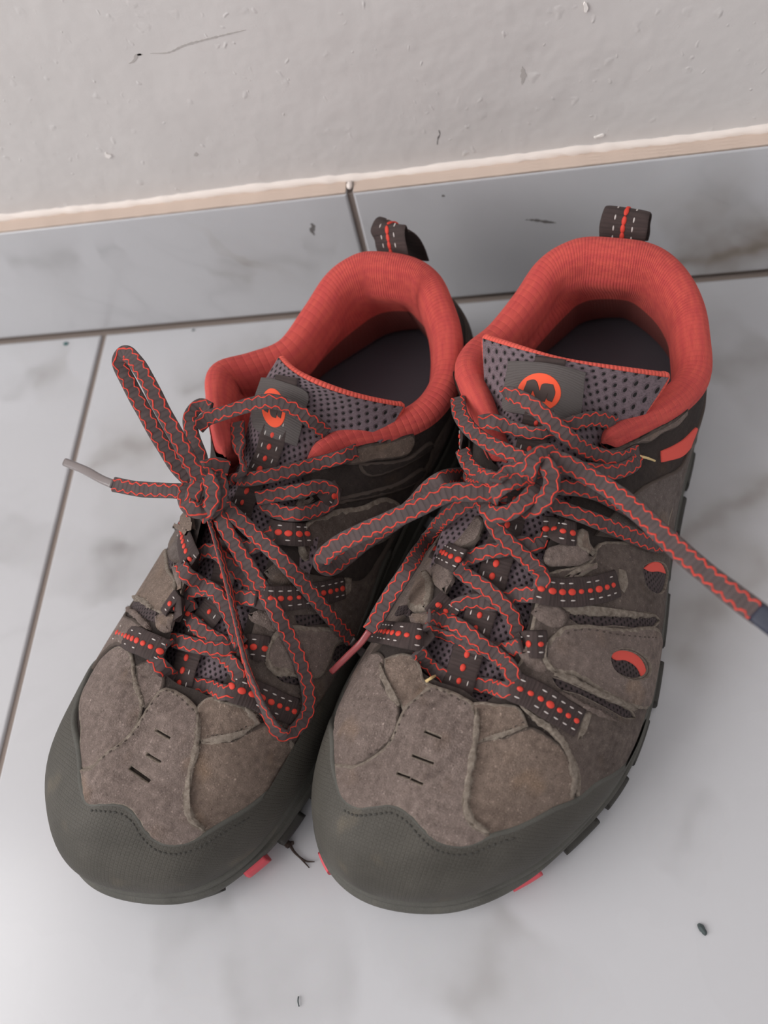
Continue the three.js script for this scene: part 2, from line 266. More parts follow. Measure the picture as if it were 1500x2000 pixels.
// a piece of leather cut to an outline on a surface: a face at full thickness with a rounded, slightly torn edge
function cutPiece(S, outline, { t = 0.12, holes = [], bevel = 0.09, base = 0, fray = 0.02, seed = 1, step = 0.18, sink = 0.03, holeBevel = 0.03 } = {}) {
  const toM = (q) => S.metric(q[0], q[1]), fromM = (m) => S.unmetric(m[0], m[1]);
  let flat = [smoothPath(outline.map(toM), step, true), ...holes.map((h) => smoothPath(h.map(toM), step * 0.8, true))];
  flat = flat.map((r, k) => { const A = THREE.ShapeUtils.area(r.map((p) => new THREE.Vector2(...p))); return (A > 0) === (k === 0) ? r : r.reverse(); });
  const R = [], inner = [], ow = [];
  flat.forEach((ring, k) => {
    const n = ring.length, o = [];
    ring.forEach((p, i) => { const a = ring[(i - 1 + n) % n], b = ring[(i + 1) % n], dx = b[0] - a[0], dy = b[1] - a[1], l = Math.hypot(dx, dy) || 1; o.push([dy / l, -dx / l]); });
    const rr = ring.map((p, i) => { const w = (k ? fray * 0.25 : fray) * (noise(p[0] * 5 + seed * 7, p[1] * 5) + 0.8 * noise(p[0] * 17 + seed, p[1] * 17)); return [p[0] + o[i][0] * w, p[1] + o[i][1] * w]; });
    R.push(rr); ow.push(o); inner.push(ring.map((p, i) => { const w = (k ? holeBevel : bevel) * (1 + (fray ? 0.7 * noise(p[0] * 6 + seed, p[1] * 6, 3) : 0)); return [p[0] - o[i][0] * w, p[1] - o[i][1] * w]; }));
  });
  // face
  let pts = inner.flat().map((p) => p.slice()), tri = THREE.ShapeUtils.triangulateShape(inner[0].map((p) => new THREE.Vector2(...p)), inner.slice(1).map((r) => r.map((p) => new THREE.Vector2(...p))));
  const maxE = 0.5;
  for (let pass = 0; pass < 7; pass++) {
    const mid = new Map(), next = []; let split = false;
    const E = (a, b) => { const d = Math.hypot(pts[a][0] - pts[b][0], pts[a][1] - pts[b][1]); if (d <= maxE) return -1; const k = a < b ? a * 1e6 + b : b * 1e6 + a; if (!mid.has(k)) { mid.set(k, pts.length); pts.push([(pts[a][0] + pts[b][0]) / 2, (pts[a][1] + pts[b][1]) / 2]); } split = true; return mid.get(k); };
    for (const [a, b, c] of tri) {
      const x = E(a, b), y = E(b, c), z = E(c, a), n = (x >= 0) + (y >= 0) + (z >= 0);
      if (!n) next.push([a, b, c]);
      else if (n === 3) next.push([a, x, z], [x, b, y], [z, y, c], [x, y, z]);
      else if (n === 1) { if (x >= 0) next.push([a, x, c], [x, b, c]); else if (y >= 0) next.push([a, b, y], [a, y, c]); else next.push([a, b, z], [z, b, c]); }
      else if (x < 0) next.push([a, b, y], [a, y, z], [z, y, c]);
      else if (y < 0) next.push([a, x, z], [x, b, c], [x, c, z]);
      else next.push([a, x, c], [x, b, y], [x, y, c]);
    }
    tri = next; if (!split) break;
  }
  const pos = [], nor = [], uv = [];
  for (const m of pts) { const q = fromM(m), n = S.normal(q[0], q[1]), p = S.at(q[0], q[1]).addScaledVector(n, base + t); pos.push(p.x / 100, p.y / 100, p.z / 100); nor.push(n.x, n.y, n.z); uv.push(m[0] / 100, m[1] / 100); }
  const face = geom(pos, tri.flat(), uv, nor);
  // edge: inner ring, shoulder, foot
  const ep = [], en = [], eu = [], ei = []; let off = 0;
  R.forEach((ring, k) => {
    const n = ring.length;
    ring.forEach((m, i) => {
      const im = inner[k][i], o = ow[k][i];
      const qi = fromM(im), ni = S.normal(...qi), q = fromM(m), nn = S.normal(...q), e = 0.05, q2 = fromM([m[0] + o[0] * e, m[1] + o[1] * e]);
      const P = S.at(...q), O = S.at(...q2).sub(P).normalize();
      const rows = [[S.at(...qi).addScaledVector(ni, base + t), ni.clone()], [P.clone().addScaledVector(nn, base + t * 0.62), nn.clone().multiplyScalar(0.7).add(O.clone().multiplyScalar(0.7)).normalize()], [P.clone().addScaledVector(nn, -sink).addScaledVector(O, 0.01), O.clone()]];
      rows.forEach(([p, nm], j) => { ep.push(p.x / 100, p.y / 100, p.z / 100); en.push(nm.x, nm.y, nm.z); const w = j === 0 ? im : j === 1 ? m : [m[0] + o[0] * (t + 0.05), m[1] + o[1] * (t + 0.05)]; eu.push(w[0] / 100, w[1] / 100); });
    });
    for (let i = 0; i < n; i++) { const a = off + i * 3, b = off + ((i + 1) % n) * 3; for (const j of [0, 1]) ei.push(a + j, a + j + 1, b + j, a + j + 1, b + j + 1, b + j); }
    off += n * 3;
  });
  return { face, edge: geom(ep, ei, eu, en) };
}
// flat woven band along a path: superelliptic section, turned by its frame
function band(points, normals, { width = 0.7, thick = 0.16, step = 0.12, taper = null, wobble = 0, seed = 0, sections = 10 } = {}) {
  const c = new THREE.CatmullRomCurve3(points, false, 'centripetal'), L = c.getLength(), n = Math.max(4, Math.ceil(L / step));
  const frames = []; let tw = 0;
  for (let i = 0; i <= n; i++) {
    const s = i / n, t = c.getUtoTmapping(s), p = c.getPoint(t), tg = c.getTangent(t).normalize(), k = t * (normals.length - 1), a = Math.min(Math.floor(k), normals.length - 2), f = k - a, sm = f * f * (3 - 2 * f);
    const nm = normals[a].clone().lerp(normals[a + 1], sm); nm.addScaledVector(tg, -nm.dot(tg)).normalize();
    if (wobble) { nm.applyAxisAngle(tg, wobble * noise(s * L * 0.35 + seed * 9, seed)); }
    frames.push({ p, t: tg, n: nm, b: tg.clone().cross(nm).normalize(), s: s * L, w: width * (taper ? taper(s, L) : 1) * (1 + 0.06 * noise(s * L * 1.3, seed + 4)), h: thick * (taper ? Math.sqrt(taper(s, L)) : 1) });
  }
  const pos = [], uv = [], idx = [], K = sections;
  for (const f of frames) for (let k = 0; k <= K; k++) { const a = k / K * 2 * Math.PI, ca = Math.cos(a), sa = Math.sin(a), x = Math.sign(ca) * Math.abs(ca) ** 0.55 * f.w / 2, y = Math.sign(sa) * Math.abs(sa) ** 0.75 * f.h / 2, p = f.p.clone().addScaledVector(f.b, x).addScaledVector(f.n, y); pos.push(p.x / 100, p.y / 100, p.z / 100); uv.push(f.s / 100, (x + (sa < 0 ? 2 : 0)) / 100); }
  for (let i = 0; i < n; i++) for (let k = 0; k < K; k++) { const a = i * (K + 1) + k, b = a + K + 1; idx.push(a, a + 1, b, b, a + 1, b + 1); }
  for (const [row, rev] of [[0, 1], [n, 0]]) for (let k = 1; k < K - 1; k++) { const a = row * (K + 1); rev ? idx.push(a, a + k + 1, a + k) : idx.push(a, a + k, a + k + 1); }
  return { geometry: geom(pos, idx, uv), frames, length: L };
}
// thread lying on a band: side offset and height in cm, with a small wave
function thread(frames, { side = 0, lift = 0, r = 0.045, wave = 0.05, period = 0.5, phase = 0, face = 1, from = 0, to = 1, k = 5 }) {
  const F = frames.slice(Math.floor(from * (frames.length - 1)), Math.ceil(to * (frames.length - 1)) + 1), pts = [];
  for (const f of F) { const ph = f.s / period * 2 * Math.PI + phase, x = side * f.w + wave * (Math.sin(ph) + 0.25 * Math.sin(ph * 2.3 + 1)), y = face * (f.h * 0.5 * Math.pow(Math.max(0.02, 1 - (Math.abs(2 * x / f.w)) ** 3), 0.5) + lift); pts.push(f.p.clone().addScaledVector(f.b, x).addScaledVector(f.n, y)); }
  const pos = [], idx = [], uv = [];
  pts.forEach((p, i) => { const f = F[i], rr = r * (1 + 0.2 * Math.cos(f.s / 0.16 * 2 * Math.PI) + 0.2 * noise(f.s * 3, phase)); for (let j = 0; j <= k; j++) { const a = j / k * 2 * Math.PI, q = p.clone().addScaledVector(f.b, Math.cos(a) * rr).addScaledVector(f.n, Math.sin(a) * rr); pos.push(q.x / 100, q.y / 100, q.z / 100); uv.push(f.s / 100, j / k * 0.003); } });
  for (let i = 0; i < pts.length - 1; i++) for (let j = 0; j < k; j++) { const a = i * (k + 1) + j, b = a + k + 1; idx.push(a, a + 1, b, b, a + 1, b + 1); }
  return geom(pos, idx, uv);
}
// oval stitches in a row: centre c, direction d, normal n (cm)
const beadShape = new THREE.SphereGeometry(1, 10, 7);
function stitchGeometry(list) {   // [{c, d, n, l, w, h}]
  return merged(list.map(({ c, d, n, l, w, h }) => { const b = n.clone().cross(d).normalize(), nn = d.clone().cross(b).normalize(), m = new THREE.Matrix4().makeBasis(d.clone().multiplyScalar(l / 200), b.clone().multiplyScalar(w / 200), nn.clone().multiplyScalar(h / 200)); m.setPosition(c.x / 100, c.y / 100, c.z / 100); const g = beadShape.clone(); g.applyMatrix4(m); return g; }));
}
// ---------------------------------------------------------------- the two shoes: outline of the sole, collar and lacing edge, tongue
const SHAPE = {
  right: {   // the one nearer the right edge of the picture
    base: [850, 1783, 1.2, 0.6, 28.7], turn: 20.5, side: 1, curl: [1.1, 0.3], tilt: 0.4,
    sole: [[0, -0.5, -0.3], [1, 1.8, 0.2], [2, 4.2, 2.4], [3, 4.8, 6], [4, 4.95, 9.2], [5, 5.2, 12], [6, 5.7, 15.4], [7, 6.0, 18.8], [8, 5.7, 21.6], [9, 4.7, 24.1], [10, 3.2, 26.4], [11, 1.0, 28.3], [12, -1.8, 29.1], [13, -3.9, 28.4], [14, -5.2, 26.3], [15, -5.6, 22.6], [16, -5.1, 18.5], [17, -4.4, 14.5], [18, -4.2, 10], [19, -4.4, 5.5], [20, -3.2, 1.3]],
    collar: [[0, -0.4, 8.8, 2.4], [1, 1.4, 8.5, 2.3], [2, 2.9, 7.8, 3.3], [2.7, 3.6, 7.2, 4.5], [3.2, 4.1, 6.9, 6.3], [3.7, 3.6, 7, 7.9], [4.2, 2.6, 7.4, 9.5], [4.8, 1.6, 8, 11.3], [17.3, -1.6, 8.1, 13.2], [17.55, -2.3, 8.2, 12.3], [17.9, -3.4, 8.2, 10.9], [18.3, -4.6, 8, 9.2], [18.55, -4.7, 7.6, 8.1], [18.9, -4.2, 7.2, 6.5], [19.2, -3.6, 7.6, 5], [19.6, -3.1, 8.2, 3.7], [20.2, -2.1, 8.7, 2.8]],
    lacing: [[5.2, 1.5, 7.7, 12.5], [5.7, 1.0, 7.8, 14.5], [6.1, 0.9, 7.7, 15.9], [6.5, 0.9, 7.5, 17.2], [7.1, 1.1, 7.2, 18.9], [8, 0.9, 6.7, 20.5], [9.4, 0.5, 6.3, 21.7], [11, -0.5, 6.3, 21.6], [12.4, -1.5, 6.3, 21.6], [13.5, -2.1, 6.35, 21.4], [14.8, -2.4, 6.6, 20.2], [15.6, -2.1, 7, 18.9], [16.2, -1.8, 7.3, 17.3], [16.7, -1.5, 7.6, 15.6], [17.05, -1.7, 7.8, 14]],
    tongue: [[0, -0.5, 5.6, 22.0, 2.0, 0.5], [0.12, -0.7, 5.9, 20.7, 2.4, 0.7], [0.26, -0.7, 6.5, 18.8, 2.5, 0.8], [0.4, -0.8, 7.0, 17.1, 2.5, 0.8], [0.55, -0.7, 7.6, 15, 2.5, 0.9], [0.72, -0.5, 8.3, 12.9, 2.3, 1.9], [0.88, -0.5, 9.45, 10.9, 2.7, 3.0], [0.95, -0.5, 9.85, 10.1, 3.1, 2.2], [1, -0.4, 10.0, 9.55, 3.6, 1.2]],
    bumps: [[720, 1400, 1.4, 0.12], [1050, 1500, 1.6, 0.12], [850, 1470, 1.2, 0.08], [780, 1440, 0.8, -0.1]],
  },
  left: {
    base: [350, 1757, 1.2, 2.6, 28.7], turn: 25, side: -1, curl: [1.1, 0.4], tilt: 1.05,
    sole: [[0, -0.3, -0.5], [1, 1.5, 0], [2, 3.6, 1.8], [3, 4.3, 6], [4, 4.25, 10], [5, 4.4, 14], [6, 5.0, 17.5], [7, 5.4, 20.5], [8, 5.3, 23.4], [9, 4.8, 26], [10, 3.5, 28.0], [11, 1.4, 29.2], [12, -0.8, 29.6], [13, -2.7, 28.8], [14, -4.3, 27], [15, -5.2, 24], [16, -5.5, 20.5], [17, -5.1, 16], [18, -4.6, 11], [19, -4.5, 6], [20, -3.0, 1.4]],
    collar: [[0, -0.3, 8.8, 2.1], [1, 1.3, 8.5, 1.9], [2, 2.4, 7.8, 2.5], [2.7, 3.5, 7.1, 3.9], [3.2, 4.2, 6.9, 5.8], [3.7, 3.9, 6.9, 7.7], [4.0, 3.2, 7.1, 8.7], [4.3, 2.1, 7.7, 10], [4.55, 1.5, 8.0, 11], [4.8, 1.1, 8.1, 12.1], [17.3, -2.2, 8.2, 13.2], [17.55, -3.1, 8.3, 12.1], [17.9, -4.2, 8.3, 10.8], [18.3, -4.9, 8, 9.3], [18.55, -4.2, 7.5, 8.2], [18.9, -3.2, 7.3, 6.8], [19.2, -2.8, 7.7, 5.1], [19.6, -2.4, 8.3, 3.7], [20.2, -1.6, 8.7, 2.6]],
    lacing: [[5.2, 1.3, 7.6, 12.9], [5.6, 1.5, 7.7, 14], [6.0, 1.6, 7.7, 15.2], [6.5, 1.7, 7.5, 16.6], [7.1, 1.9, 7.2, 18.3], [8, 2.1, 6.7, 20.1], [9.4, 1.9, 6.3, 21.5], [11, 1.1, 6.3, 21.7], [12.4, 0.3, 6.3, 21.8], [13.5, -0.4, 6.35, 21.6], [14.8, -0.7, 6.6, 20.7], [15.6, -0.9, 7, 19.4], [16.2, -1.2, 7.3, 17.8], [16.7, -1.8, 7.5, 16], [17.05, -2.3, 7.7, 14.2]],
    tongue: [[0, 0.7, 5.6, 22.2, 1.8, 0.5], [0.12, 0.7, 6.0, 20.7, 2.2, 0.7], [0.26, 0.7, 6.6, 18.8, 2.4, 0.8], [0.4, 0.6, 7.1, 17, 2.5, 0.8], [0.55, 0.3, 7.6, 14.9, 2.5, 0.9], [0.72, -0.1, 8.0, 12.9, 2.0, 1.4], [0.88, 0.1, 8.95, 10.7, 2.4, 1.8], [0.95, 0.6, 9.4, 9.95, 2.5, 1.4], [1, 0.9, 9.6, 9.6, 2.5, 1.1]],
    bumps: [[225, 1390, 1.5, 0.14], [283, 1420, 0.9, -0.22], [330, 1425, 1.2, 0.16], [280, 1510, 1.1, -0.2], [460, 1510, 1.6, 0.12], [210, 1530, 1.0, 0.12]],
  },
};
const keyed = (list) => (x) => { if (x <= list[0][0]) return list[0][1]; for (let i = 1; i < list.length; i++) if (x <= list[i][0]) { const [a, p] = list[i - 1], [b, q] = list[i], s = (x - a) / (b - a); return lerp(p, q, s * s * (3 - 2 * s)); } return list.at(-1)[1]; };
class Shoe {
  constructor(def) {
    Object.assign(this, def); this.a = def.turn * rad;
    const d = V(-Math.sin(this.a), 0, Math.cos(this.a)), r = V(Math.cos(this.a), 0, Math.sin(this.a)), [px, py, h, tx, tz] = def.base;
    this.O = atHeight(px, py, h / 100).addScaledVector(r, -tx / 100).addScaledVector(d, -tz / 100); this.O.y = 0; this.d = d; this.r = r;
    this.group = new THREE.Group(); this.group.position.copy(this.O); this.group.rotation.y = -this.a; this.group.name = numbered('trail_shoe'); scene.add(this.group);
    this.view = this.toLocal(V(0, EYE, 0));
    // loops
    this.out = loop(def.sole);
    const spring = keyed([[0, 0.1], [20, 0.1], [24, 0.35], [27, 0.8], [30, 1.15]]); this.spring = spring;
    const edgeH = keyed([[0, 2.9], [4, 2.7], [9, 2.5], [15, 2.1], [20, 1.9], [24, 2.0], [28, 2.35], [30, 2.45]]); this.edgeH = edgeH;
    const ridge = loop([...def.collar, ...def.lacing.map((a) => a)].sort((a, b) => a[0] - b[0])); this.ridge = ridge;
    const A = keyed([[0, 2.6], [3, 2.2], [6, 1.9], [8, 2.3], [10, 3.0], [12, 3.1], [14, 2.9], [16, 2.2], [18, 2.2], [21, 2.6]]);
    const Bo = keyed([[0, 0.7], [3, 0.35], [8, 0.35], [12, 0.35], [16, 0.3], [18, 0.35], [21, 0.7]]);
    const C = keyed([[0, 0.1], [3, 0.3], [6, 0.4], [9, 0.5], [12, 0.55], [14, 0.5], [16.5, 0.4], [18, 0.25], [21, 0.1]]);
    const D = keyed([[0, -2.2], [3, -1.6], [5, -1.2], [7, -0.5], [9, -0.05], [12, 0.1], [14, -0.05], [16, -0.6], [17.5, -1.2], [19, -1.6], [21, -2.2]]);
    const cache = new Map();
    const frame = (u) => {
      u = ((u % 21) + 21) % 21; const key = Math.round(u * 5000); if (cache.has(key)) return cache.get(key);
      const p = this.out(u), q = this.out(u + 0.05), q0 = this.out(u - 0.05), o = V(q[1] - q0[1], 0, -(q[0] - q0[0])).normalize();
      const B = V(p[0], edgeH(p[1]), p[1]).addScaledVector(o, -0.32), r = ridge(u), pad = this.padding(u);
      const rq = ridge(u + 0.05), r0 = ridge(u - 0.05), ro = V(rq[2] - r0[2], 0, -(rq[0] - r0[0])).normalize();
      const T = V(...r).addScaledVector(ro, 0.5 * pad).add(V(0, -0.45 * pad, 0));
      const C1 = B.clone().addScaledVector(o, Bo(u)).add(V(0, A(u), 0)), C2 = T.clone().add(V(B.x - T.x, 0, B.z - T.z).multiplyScalar(C(u))).add(V(0, D(u), 0));
      const R = { B, C1, C2, T, o, ro, K: V(...r), pad };
      const f = (v) => { const w = 1 - v; return B.clone().multiplyScalar(w * w * w).addScaledVector(C1, 3 * w * w * v).addScaledVector(C2, 3 * w * v * v).addScaledVector(T, v * v * v); };
      let L = 0, a = f(0); for (let i = 1; i <= 12; i++) { const b = f(i / 12); L += b.distanceTo(a); a = b; }
      R.f = f; R.ex = Math.max(0.3, L - Math.hypot(B.x - T.x, B.z - T.z)); cache.set(key, R); return R;
    };
    this.frame = frame;
    const raw = (u, v) => frame(u).f(v);
    const metric = (u, v) => { const F = frame(u); return [lerp(F.B.z + F.o.z * F.ex, F.T.z, v), lerp(F.B.x + F.o.x * F.ex, F.T.x, v)]; };
    this.body = new Surface(0, 21, 0, 1, 252, 32, raw, metric, true); this.body.flip = -1;
    // dents and swellings of the worn upper: [pixel x, pixel y, radius cm, height cm]
    this.body.grid(this); this.invert(this.body);
    this.dents = (def.bumps ?? []).map(([x, y, r, h, ax]) => { const q = this.body.find(x, y); return { c: raw(q.u, q.v), r, h }; });
    this.body.f = (u, v) => { const p = raw(u, v); if (!this.dents.length) return p; let s = 0; for (const d of this.dents) { const e = p.distanceTo(d.c) / d.r; if (e < 2.2) s += d.h * Math.exp(-e * e * 1.6); } if (Math.abs(s) > 1e-4) { const e = 0.02, n = raw(u + e, v).sub(raw(u - e, v)).cross(raw(u, Math.min(1, v + 0.004)).sub(raw(u, Math.max(0, v - 0.004)))).normalize(); p.addScaledVector(n, -s); } return p; };
    if (this.dents.length) { this.body.grid(this); this.invert(this.body); }
    // tongue
    const tg = this.tongueLine = (v) => { const L = def.tongue; let i = 0; while (i < L.length - 2 && L[i + 1][0] < v) i++; const s = (v - L[i][0]) / (L[i + 1][0] - L[i][0]), P = (k) => L[clamp(k, 0, L.length - 1)]; return [1, 2, 3, 4, 5].map((k) => { const h = P(i + 1)[0] - P(i)[0], t1 = i > 0 ? (P(i + 1)[k] - P(i - 1)[k]) / (P(i + 1)[0] - P(i - 1)[0]) * h : P(i + 1)[k] - P(i)[k], t2 = i < L.length - 2 ? (P(i + 2)[k] - P(i)[k]) / (P(i + 2)[0] - P(i)[0]) * h : P(i + 1)[k] - P(i)[k]; return (2 * s ** 3 - 3 * s * s + 1) * P(i)[k] + (s ** 3 - 2 * s * s + s) * t1 + (3 * s * s - 2 * s ** 3) * P(i + 1)[k] + (s ** 3 - s * s) * t2; }); };
    this.tongue_ = new Surface(-1, 1, 0, 1, 40, 60, (u, v) => { const [x, y, z, w, drop] = tg(v), top = v > 0.9 ? (v - 0.9) * 10 : 0; return V(x + u * w, y - drop * u * u - def.tilt * u * smooth(0.55, 0.95, v), z - top * top * (def.curl[0] * u * u + def.curl[1] * u)); }, (u, v) => [v * 15.5, u * 2.6]);
    this.tongue_.unmetric = (a, b) => [b / 2.6, a / 15.5]; this.tongue_.flip = 1;
    this.tongue_.grid(this);
    // padded collar and lining: from the outside over the ridge and down inside
    const row = (u) => {
      const F = frame(u), p = F.pad, s = smooth(17.3, 18.6, u > 10 ? u : 99) * smooth(25.8, 24.6, u + (u < 10 ? 21 : 0)), fat = lerp(0.55, 1, s);
      const w = u < 10 ? u + 21 : u, end = Math.max(0.06, smooth(17.28, 17.45, w) * smooth(25.82, 25.62, w));
      const inn = F.ro.clone().multiplyScalar(-1), tip = F.K.clone().addScaledVector(inn, 0.05).add(V(0, -0.2, 0)), at = (i, y) => F.K.clone().addScaledVector(inn, i).add(V(0, y, 0));
      const foot = V(F.B.x, 3.1, F.B.z).addScaledVector(F.o, -0.75 - 0.6 * smooth(6, 2, F.B.z));
      const a = at(-0.56, -0.62), deep = lerp(1.3, 2.9, s);
      const low = F.K.clone().lerp(foot, 0.55).addScaledVector(inn, 0.62 * s);
      return [a, at(-0.52 * fat, -0.22), at(-0.26 * fat, 0.10), at(0.08, 0.17), at(0.45 * fat, 0.05), at(0.74 * fat, -0.35), at(0.86 * fat, -0.95), at(0.84 * fat, -1.7), low, foot].map((q) => end < 1 ? tip.clone().lerp(q, end) : q);
    };
    const rows = new Map(), rowOf = (u) => { const k = Math.round(u * 5000); if (!rows.has(k)) rows.set(k, new THREE.CatmullRomCurve3(row(((u % 21) + 21) % 21), false, 'catmullrom', 0.5)); return rows.get(k); };
    this.lining = new Surface(17.3, 25.8, 0, 1, 190, 54, (u, v) => rowOf(u).getPoint(clamp(v, 0, 1)), (u, v) => [u * 2.2, v * 10]); this.lining.flip = -1;
    this.lining.grid(this);
  }
  padding(u) { u = ((u % 21) + 21) % 21; const w = u < 10 ? u + 21 : u; return smooth(17.0, 17.45, w) * smooth(26.1, 25.6, w); }
  toWorld(p) { return this.O.clone().addScaledVector(this.r, p.x / 100).addScaledVector(this.d, p.z / 100).add(V(0, p.y / 100, 0)); }
  toLocal(w) { const q = w.clone().sub(this.O); return V(q.dot(this.r) * 100, w.y * 100, q.dot(this.d) * 100); }
  invert(S) {   // look a place of the flattened pattern up again
    const bins = new Map(), { nu, nv } = S, G = [];
    for (let i = 0; i <= nu; i++) for (let j = 0; j <= nv; j++) { const u = lerp(S.u0, S.u1, i / nu), v = lerp(S.v0, S.v1, j / nv); G.push([u, v, ...S.metric(u, v)]); }
    for (let i = 0; i < nu; i++) for (let j = 0; j < nv; j++) { const q = [i * (nv + 1) + j, (i + 1) * (nv + 1) + j, (i + 1) * (nv + 1) + j + 1, i * (nv + 1) + j + 1]; for (const t of [[q[0], q[1], q[2]], [q[0], q[2], q[3]]]) { const xs = t.map((k) => G[k][2]), ys = t.map((k) => G[k][3]); for (let a = Math.floor(Math.min(...xs)); a <= Math.max(...xs); a++) for (let b = Math.floor(Math.min(...ys)); b <= Math.max(...ys); b++) { const k = a * 1000 + b; if (!bins.has(k)) bins.set(k, []); bins.get(k).push(t); } } }
    S.unmetric = (x, y) => {
      for (const t of bins.get(Math.floor(x) * 1000 + Math.floor(y)) ?? []) { const [a, b, c] = t.map((k) => G[k]), D = (b[3] - c[3]) * (a[2] - c[2]) + (c[2] - b[2]) * (a[3] - c[3]); if (Math.abs(D) < 1e-12) continue; const l = ((b[3] - c[3]) * (x - c[2]) + (c[2] - b[2]) * (y - c[3])) / D, m = ((c[3] - a[3]) * (x - c[2]) + (a[2] - c[2]) * (y - c[3])) / D, n = 1 - l - m; if (l >= -1e-7 && m >= -1e-7 && n >= -1e-7) return [l * a[0] + m * b[0] + n * c[0], l * a[1] + m * b[1] + n * c[1]]; }
      let best = G[0], bd = 1e9; for (const g of G) { const d = (g[2] - x) ** 2 + (g[3] - y) ** 2; if (d < bd) { bd = d; best = g; } } return [best[0], best[1]];
    };
  }
  // a point in the shoe's frame at a pixel: lift cm towards the eye above body, tongue or collar (or the floor); a negative lift is minus a height above the floor
  place([px, py, lift = 0.2]) {
    if (lift < 0) { const p = this.toLocal(atHeight(px, py, -lift / 100)); return { p, n: V(0, 1, 0.2).normalize() }; }
    let best = null; for (const S of [this.body, this.tongue_, this.lining]) { const h = S.hit(px, py); if (h && (!best || h.d < best.d)) best = { ...h, S }; }
    let p, n; const eye = this.view;
    if (best) { p = best.S.at(best.u, best.v); n = best.S.normal(best.u, best.v); } else {   // beside the outline: as far away as the nearest edge
      let bd = 1e9, q = null; for (const S of [this.body, this.tongue_, this.lining]) for (const g of S.G) { const k = (g.x - px) ** 2 + (g.y - py) ** 2 + (g.d - 0.3) * 400; if (k < bd) { bd = k; q = { g, S }; } }
      p = this.toLocal(V(0, EYE, 0).addScaledVector(rayOf(px, py), q.g.d)); n = q.S.normal(q.g.u, q.g.v);
    }
    const e = eye.clone().sub(p).normalize(); if (n.dot(e) < 0) n.negate();
    p.addScaledVector(e, lift / Math.max(0.5, n.dot(e))); return { p, n, e };
  }
  uv(S, list) { return list.map((q) => q.length === 2 ? (({ u, v }) => [u, v])(S.find(q[0], q[1])) : [q[1], q[2]]); }
}
// ---------------------------------------------------------------- shoe materials
const suedeSrc = dataTexture(1024, 1024, (() => {
  const r = rng(9), spk = Array.from({ length: 48 * 48 }, () => []); for (let i = 0; i < 5200; i++) { const x = r(), y = r(), q = [x, y, 0.002 + r() * r() * 0.006, (r() - 0.4) * 64]; spk[Math.floor(y * 48) * 48 + Math.floor(x * 48)].push(q); }
  const f = tile((u, v) => fbm(u * 3, v * 3, 1, 4)), g = tile((u, v) => fbm(u * 26, v * 26, 4, 3)), h = tile((u, v) => fbm(u * 5, v * 5, 12, 3));
  return (u, v) => { let k = f(u, v) * 50 + g(u, v) * 60 + (r() - 0.5) * 52, w = h(u, v); for (const [x, y, s, a] of spk[Math.floor(v * 48) * 48 + Math.floor(u * 48)]) { const d = Math.hypot(u - x, v - y) / s; if (d < 1) k += a * (1 - d * d); } const tan = smooth(0.05, 0.35, w) * 12; return [128 + k + tan, 116 + k * 0.97 + tan * 0.5, 109 + k * 0.94 - tan * 0.2]; };
})());
const paleNap = dataTexture(256, 256, (() => { const r = rng(14), g = tile((u, v) => fbm(u * 14, v * 14, 4, 4)); return (u, v) => { const k = g(u, v) * 90 + (r() - 0.5) * 44; return [166 + k, 151 + k * 0.97, 137 + k * 0.92]; }; })());
const napBump = dataTexture(512, 512, (() => { const r = rng(4), g = tile((u, v) => fbm(u * 40, v * 40, 4, 3)); return (u, v) => 128 + g(u, v) * 150 + (r() - 0.5) * 70; })(), false);
const meshTex = (dark, light) => canvasTexture(256, 256, (c, w, h) => {
  const r = rng(3); c.fillStyle = light; c.fillRect(0, 0, w, h);
  for (let i = 0; i < 2600; i++) { c.fillStyle = `rgba(${r() < 0.5 ? '20,16,18' : '150,140,145'},0.10)`; c.fillRect(r() * w, r() * h, 3, 9); }
  c.fillStyle = dark; for (let i = -1; i < 5; i++) for (let j = -1; j < 9; j++) { c.beginPath(); c.ellipse(i * 64 + (j % 2 ? 32 : 0) + 16, j * 32 + 16, 8, 9, 0, 0, 7); c.fill(); }
});
const meshColor = meshTex('#15110f', '#7a6d71'), meshBump = canvasTexture(256, 256, (c, w, h) => { c.fillStyle = '#ddd'; c.fillRect(0, 0, w, h); for (let i = -1; i < 5; i++) for (let j = -1; j < 9; j++) for (const [s, k] of [[1.45, '#999'], [1.1, '#444'], [0.8, '#000']]) { c.fillStyle = k; c.beginPath(); c.ellipse(i * 64 + (j % 2 ? 32 : 0) + 16, j * 32 + 16, 9 * s, 12 * s, 0, 0, 7); c.fill(); } }, { srgb: false });
const knitBump = dataTexture(256, 256, (u, v) => { const a = Math.abs(Math.sin(u * 8 * Math.PI)), b = Math.abs(Math.sin((v * 8 + Math.floor(u * 8) * 0.5) * Math.PI)); return 60 + 130 * Math.sqrt(a) * (0.55 + 0.45 * b) + 18 * noise(u * 60, v * 60); }, false);
const knitColor = dataTexture(512, 512, (() => { const f = tile((u, v) => fbm(u * 4, v * 4, 3, 4)); return (u, v) => { const a = Math.abs(Math.sin(u * 16 * Math.PI)), b = Math.abs(Math.sin((v * 16 + Math.floor(u * 16) * 0.5) * Math.PI)), k = 0.97 + 0.03 * a * b + f(u, v) * 0.16; return [208 * k, 82 * k * (1 + f(u, v) * 0.2), 75 * k]; }; })());
const ribBump = dataTexture(64, 64, (u) => 40 + 190 * Math.pow(Math.abs(Math.sin(u * Math.PI)), 0.7), false);
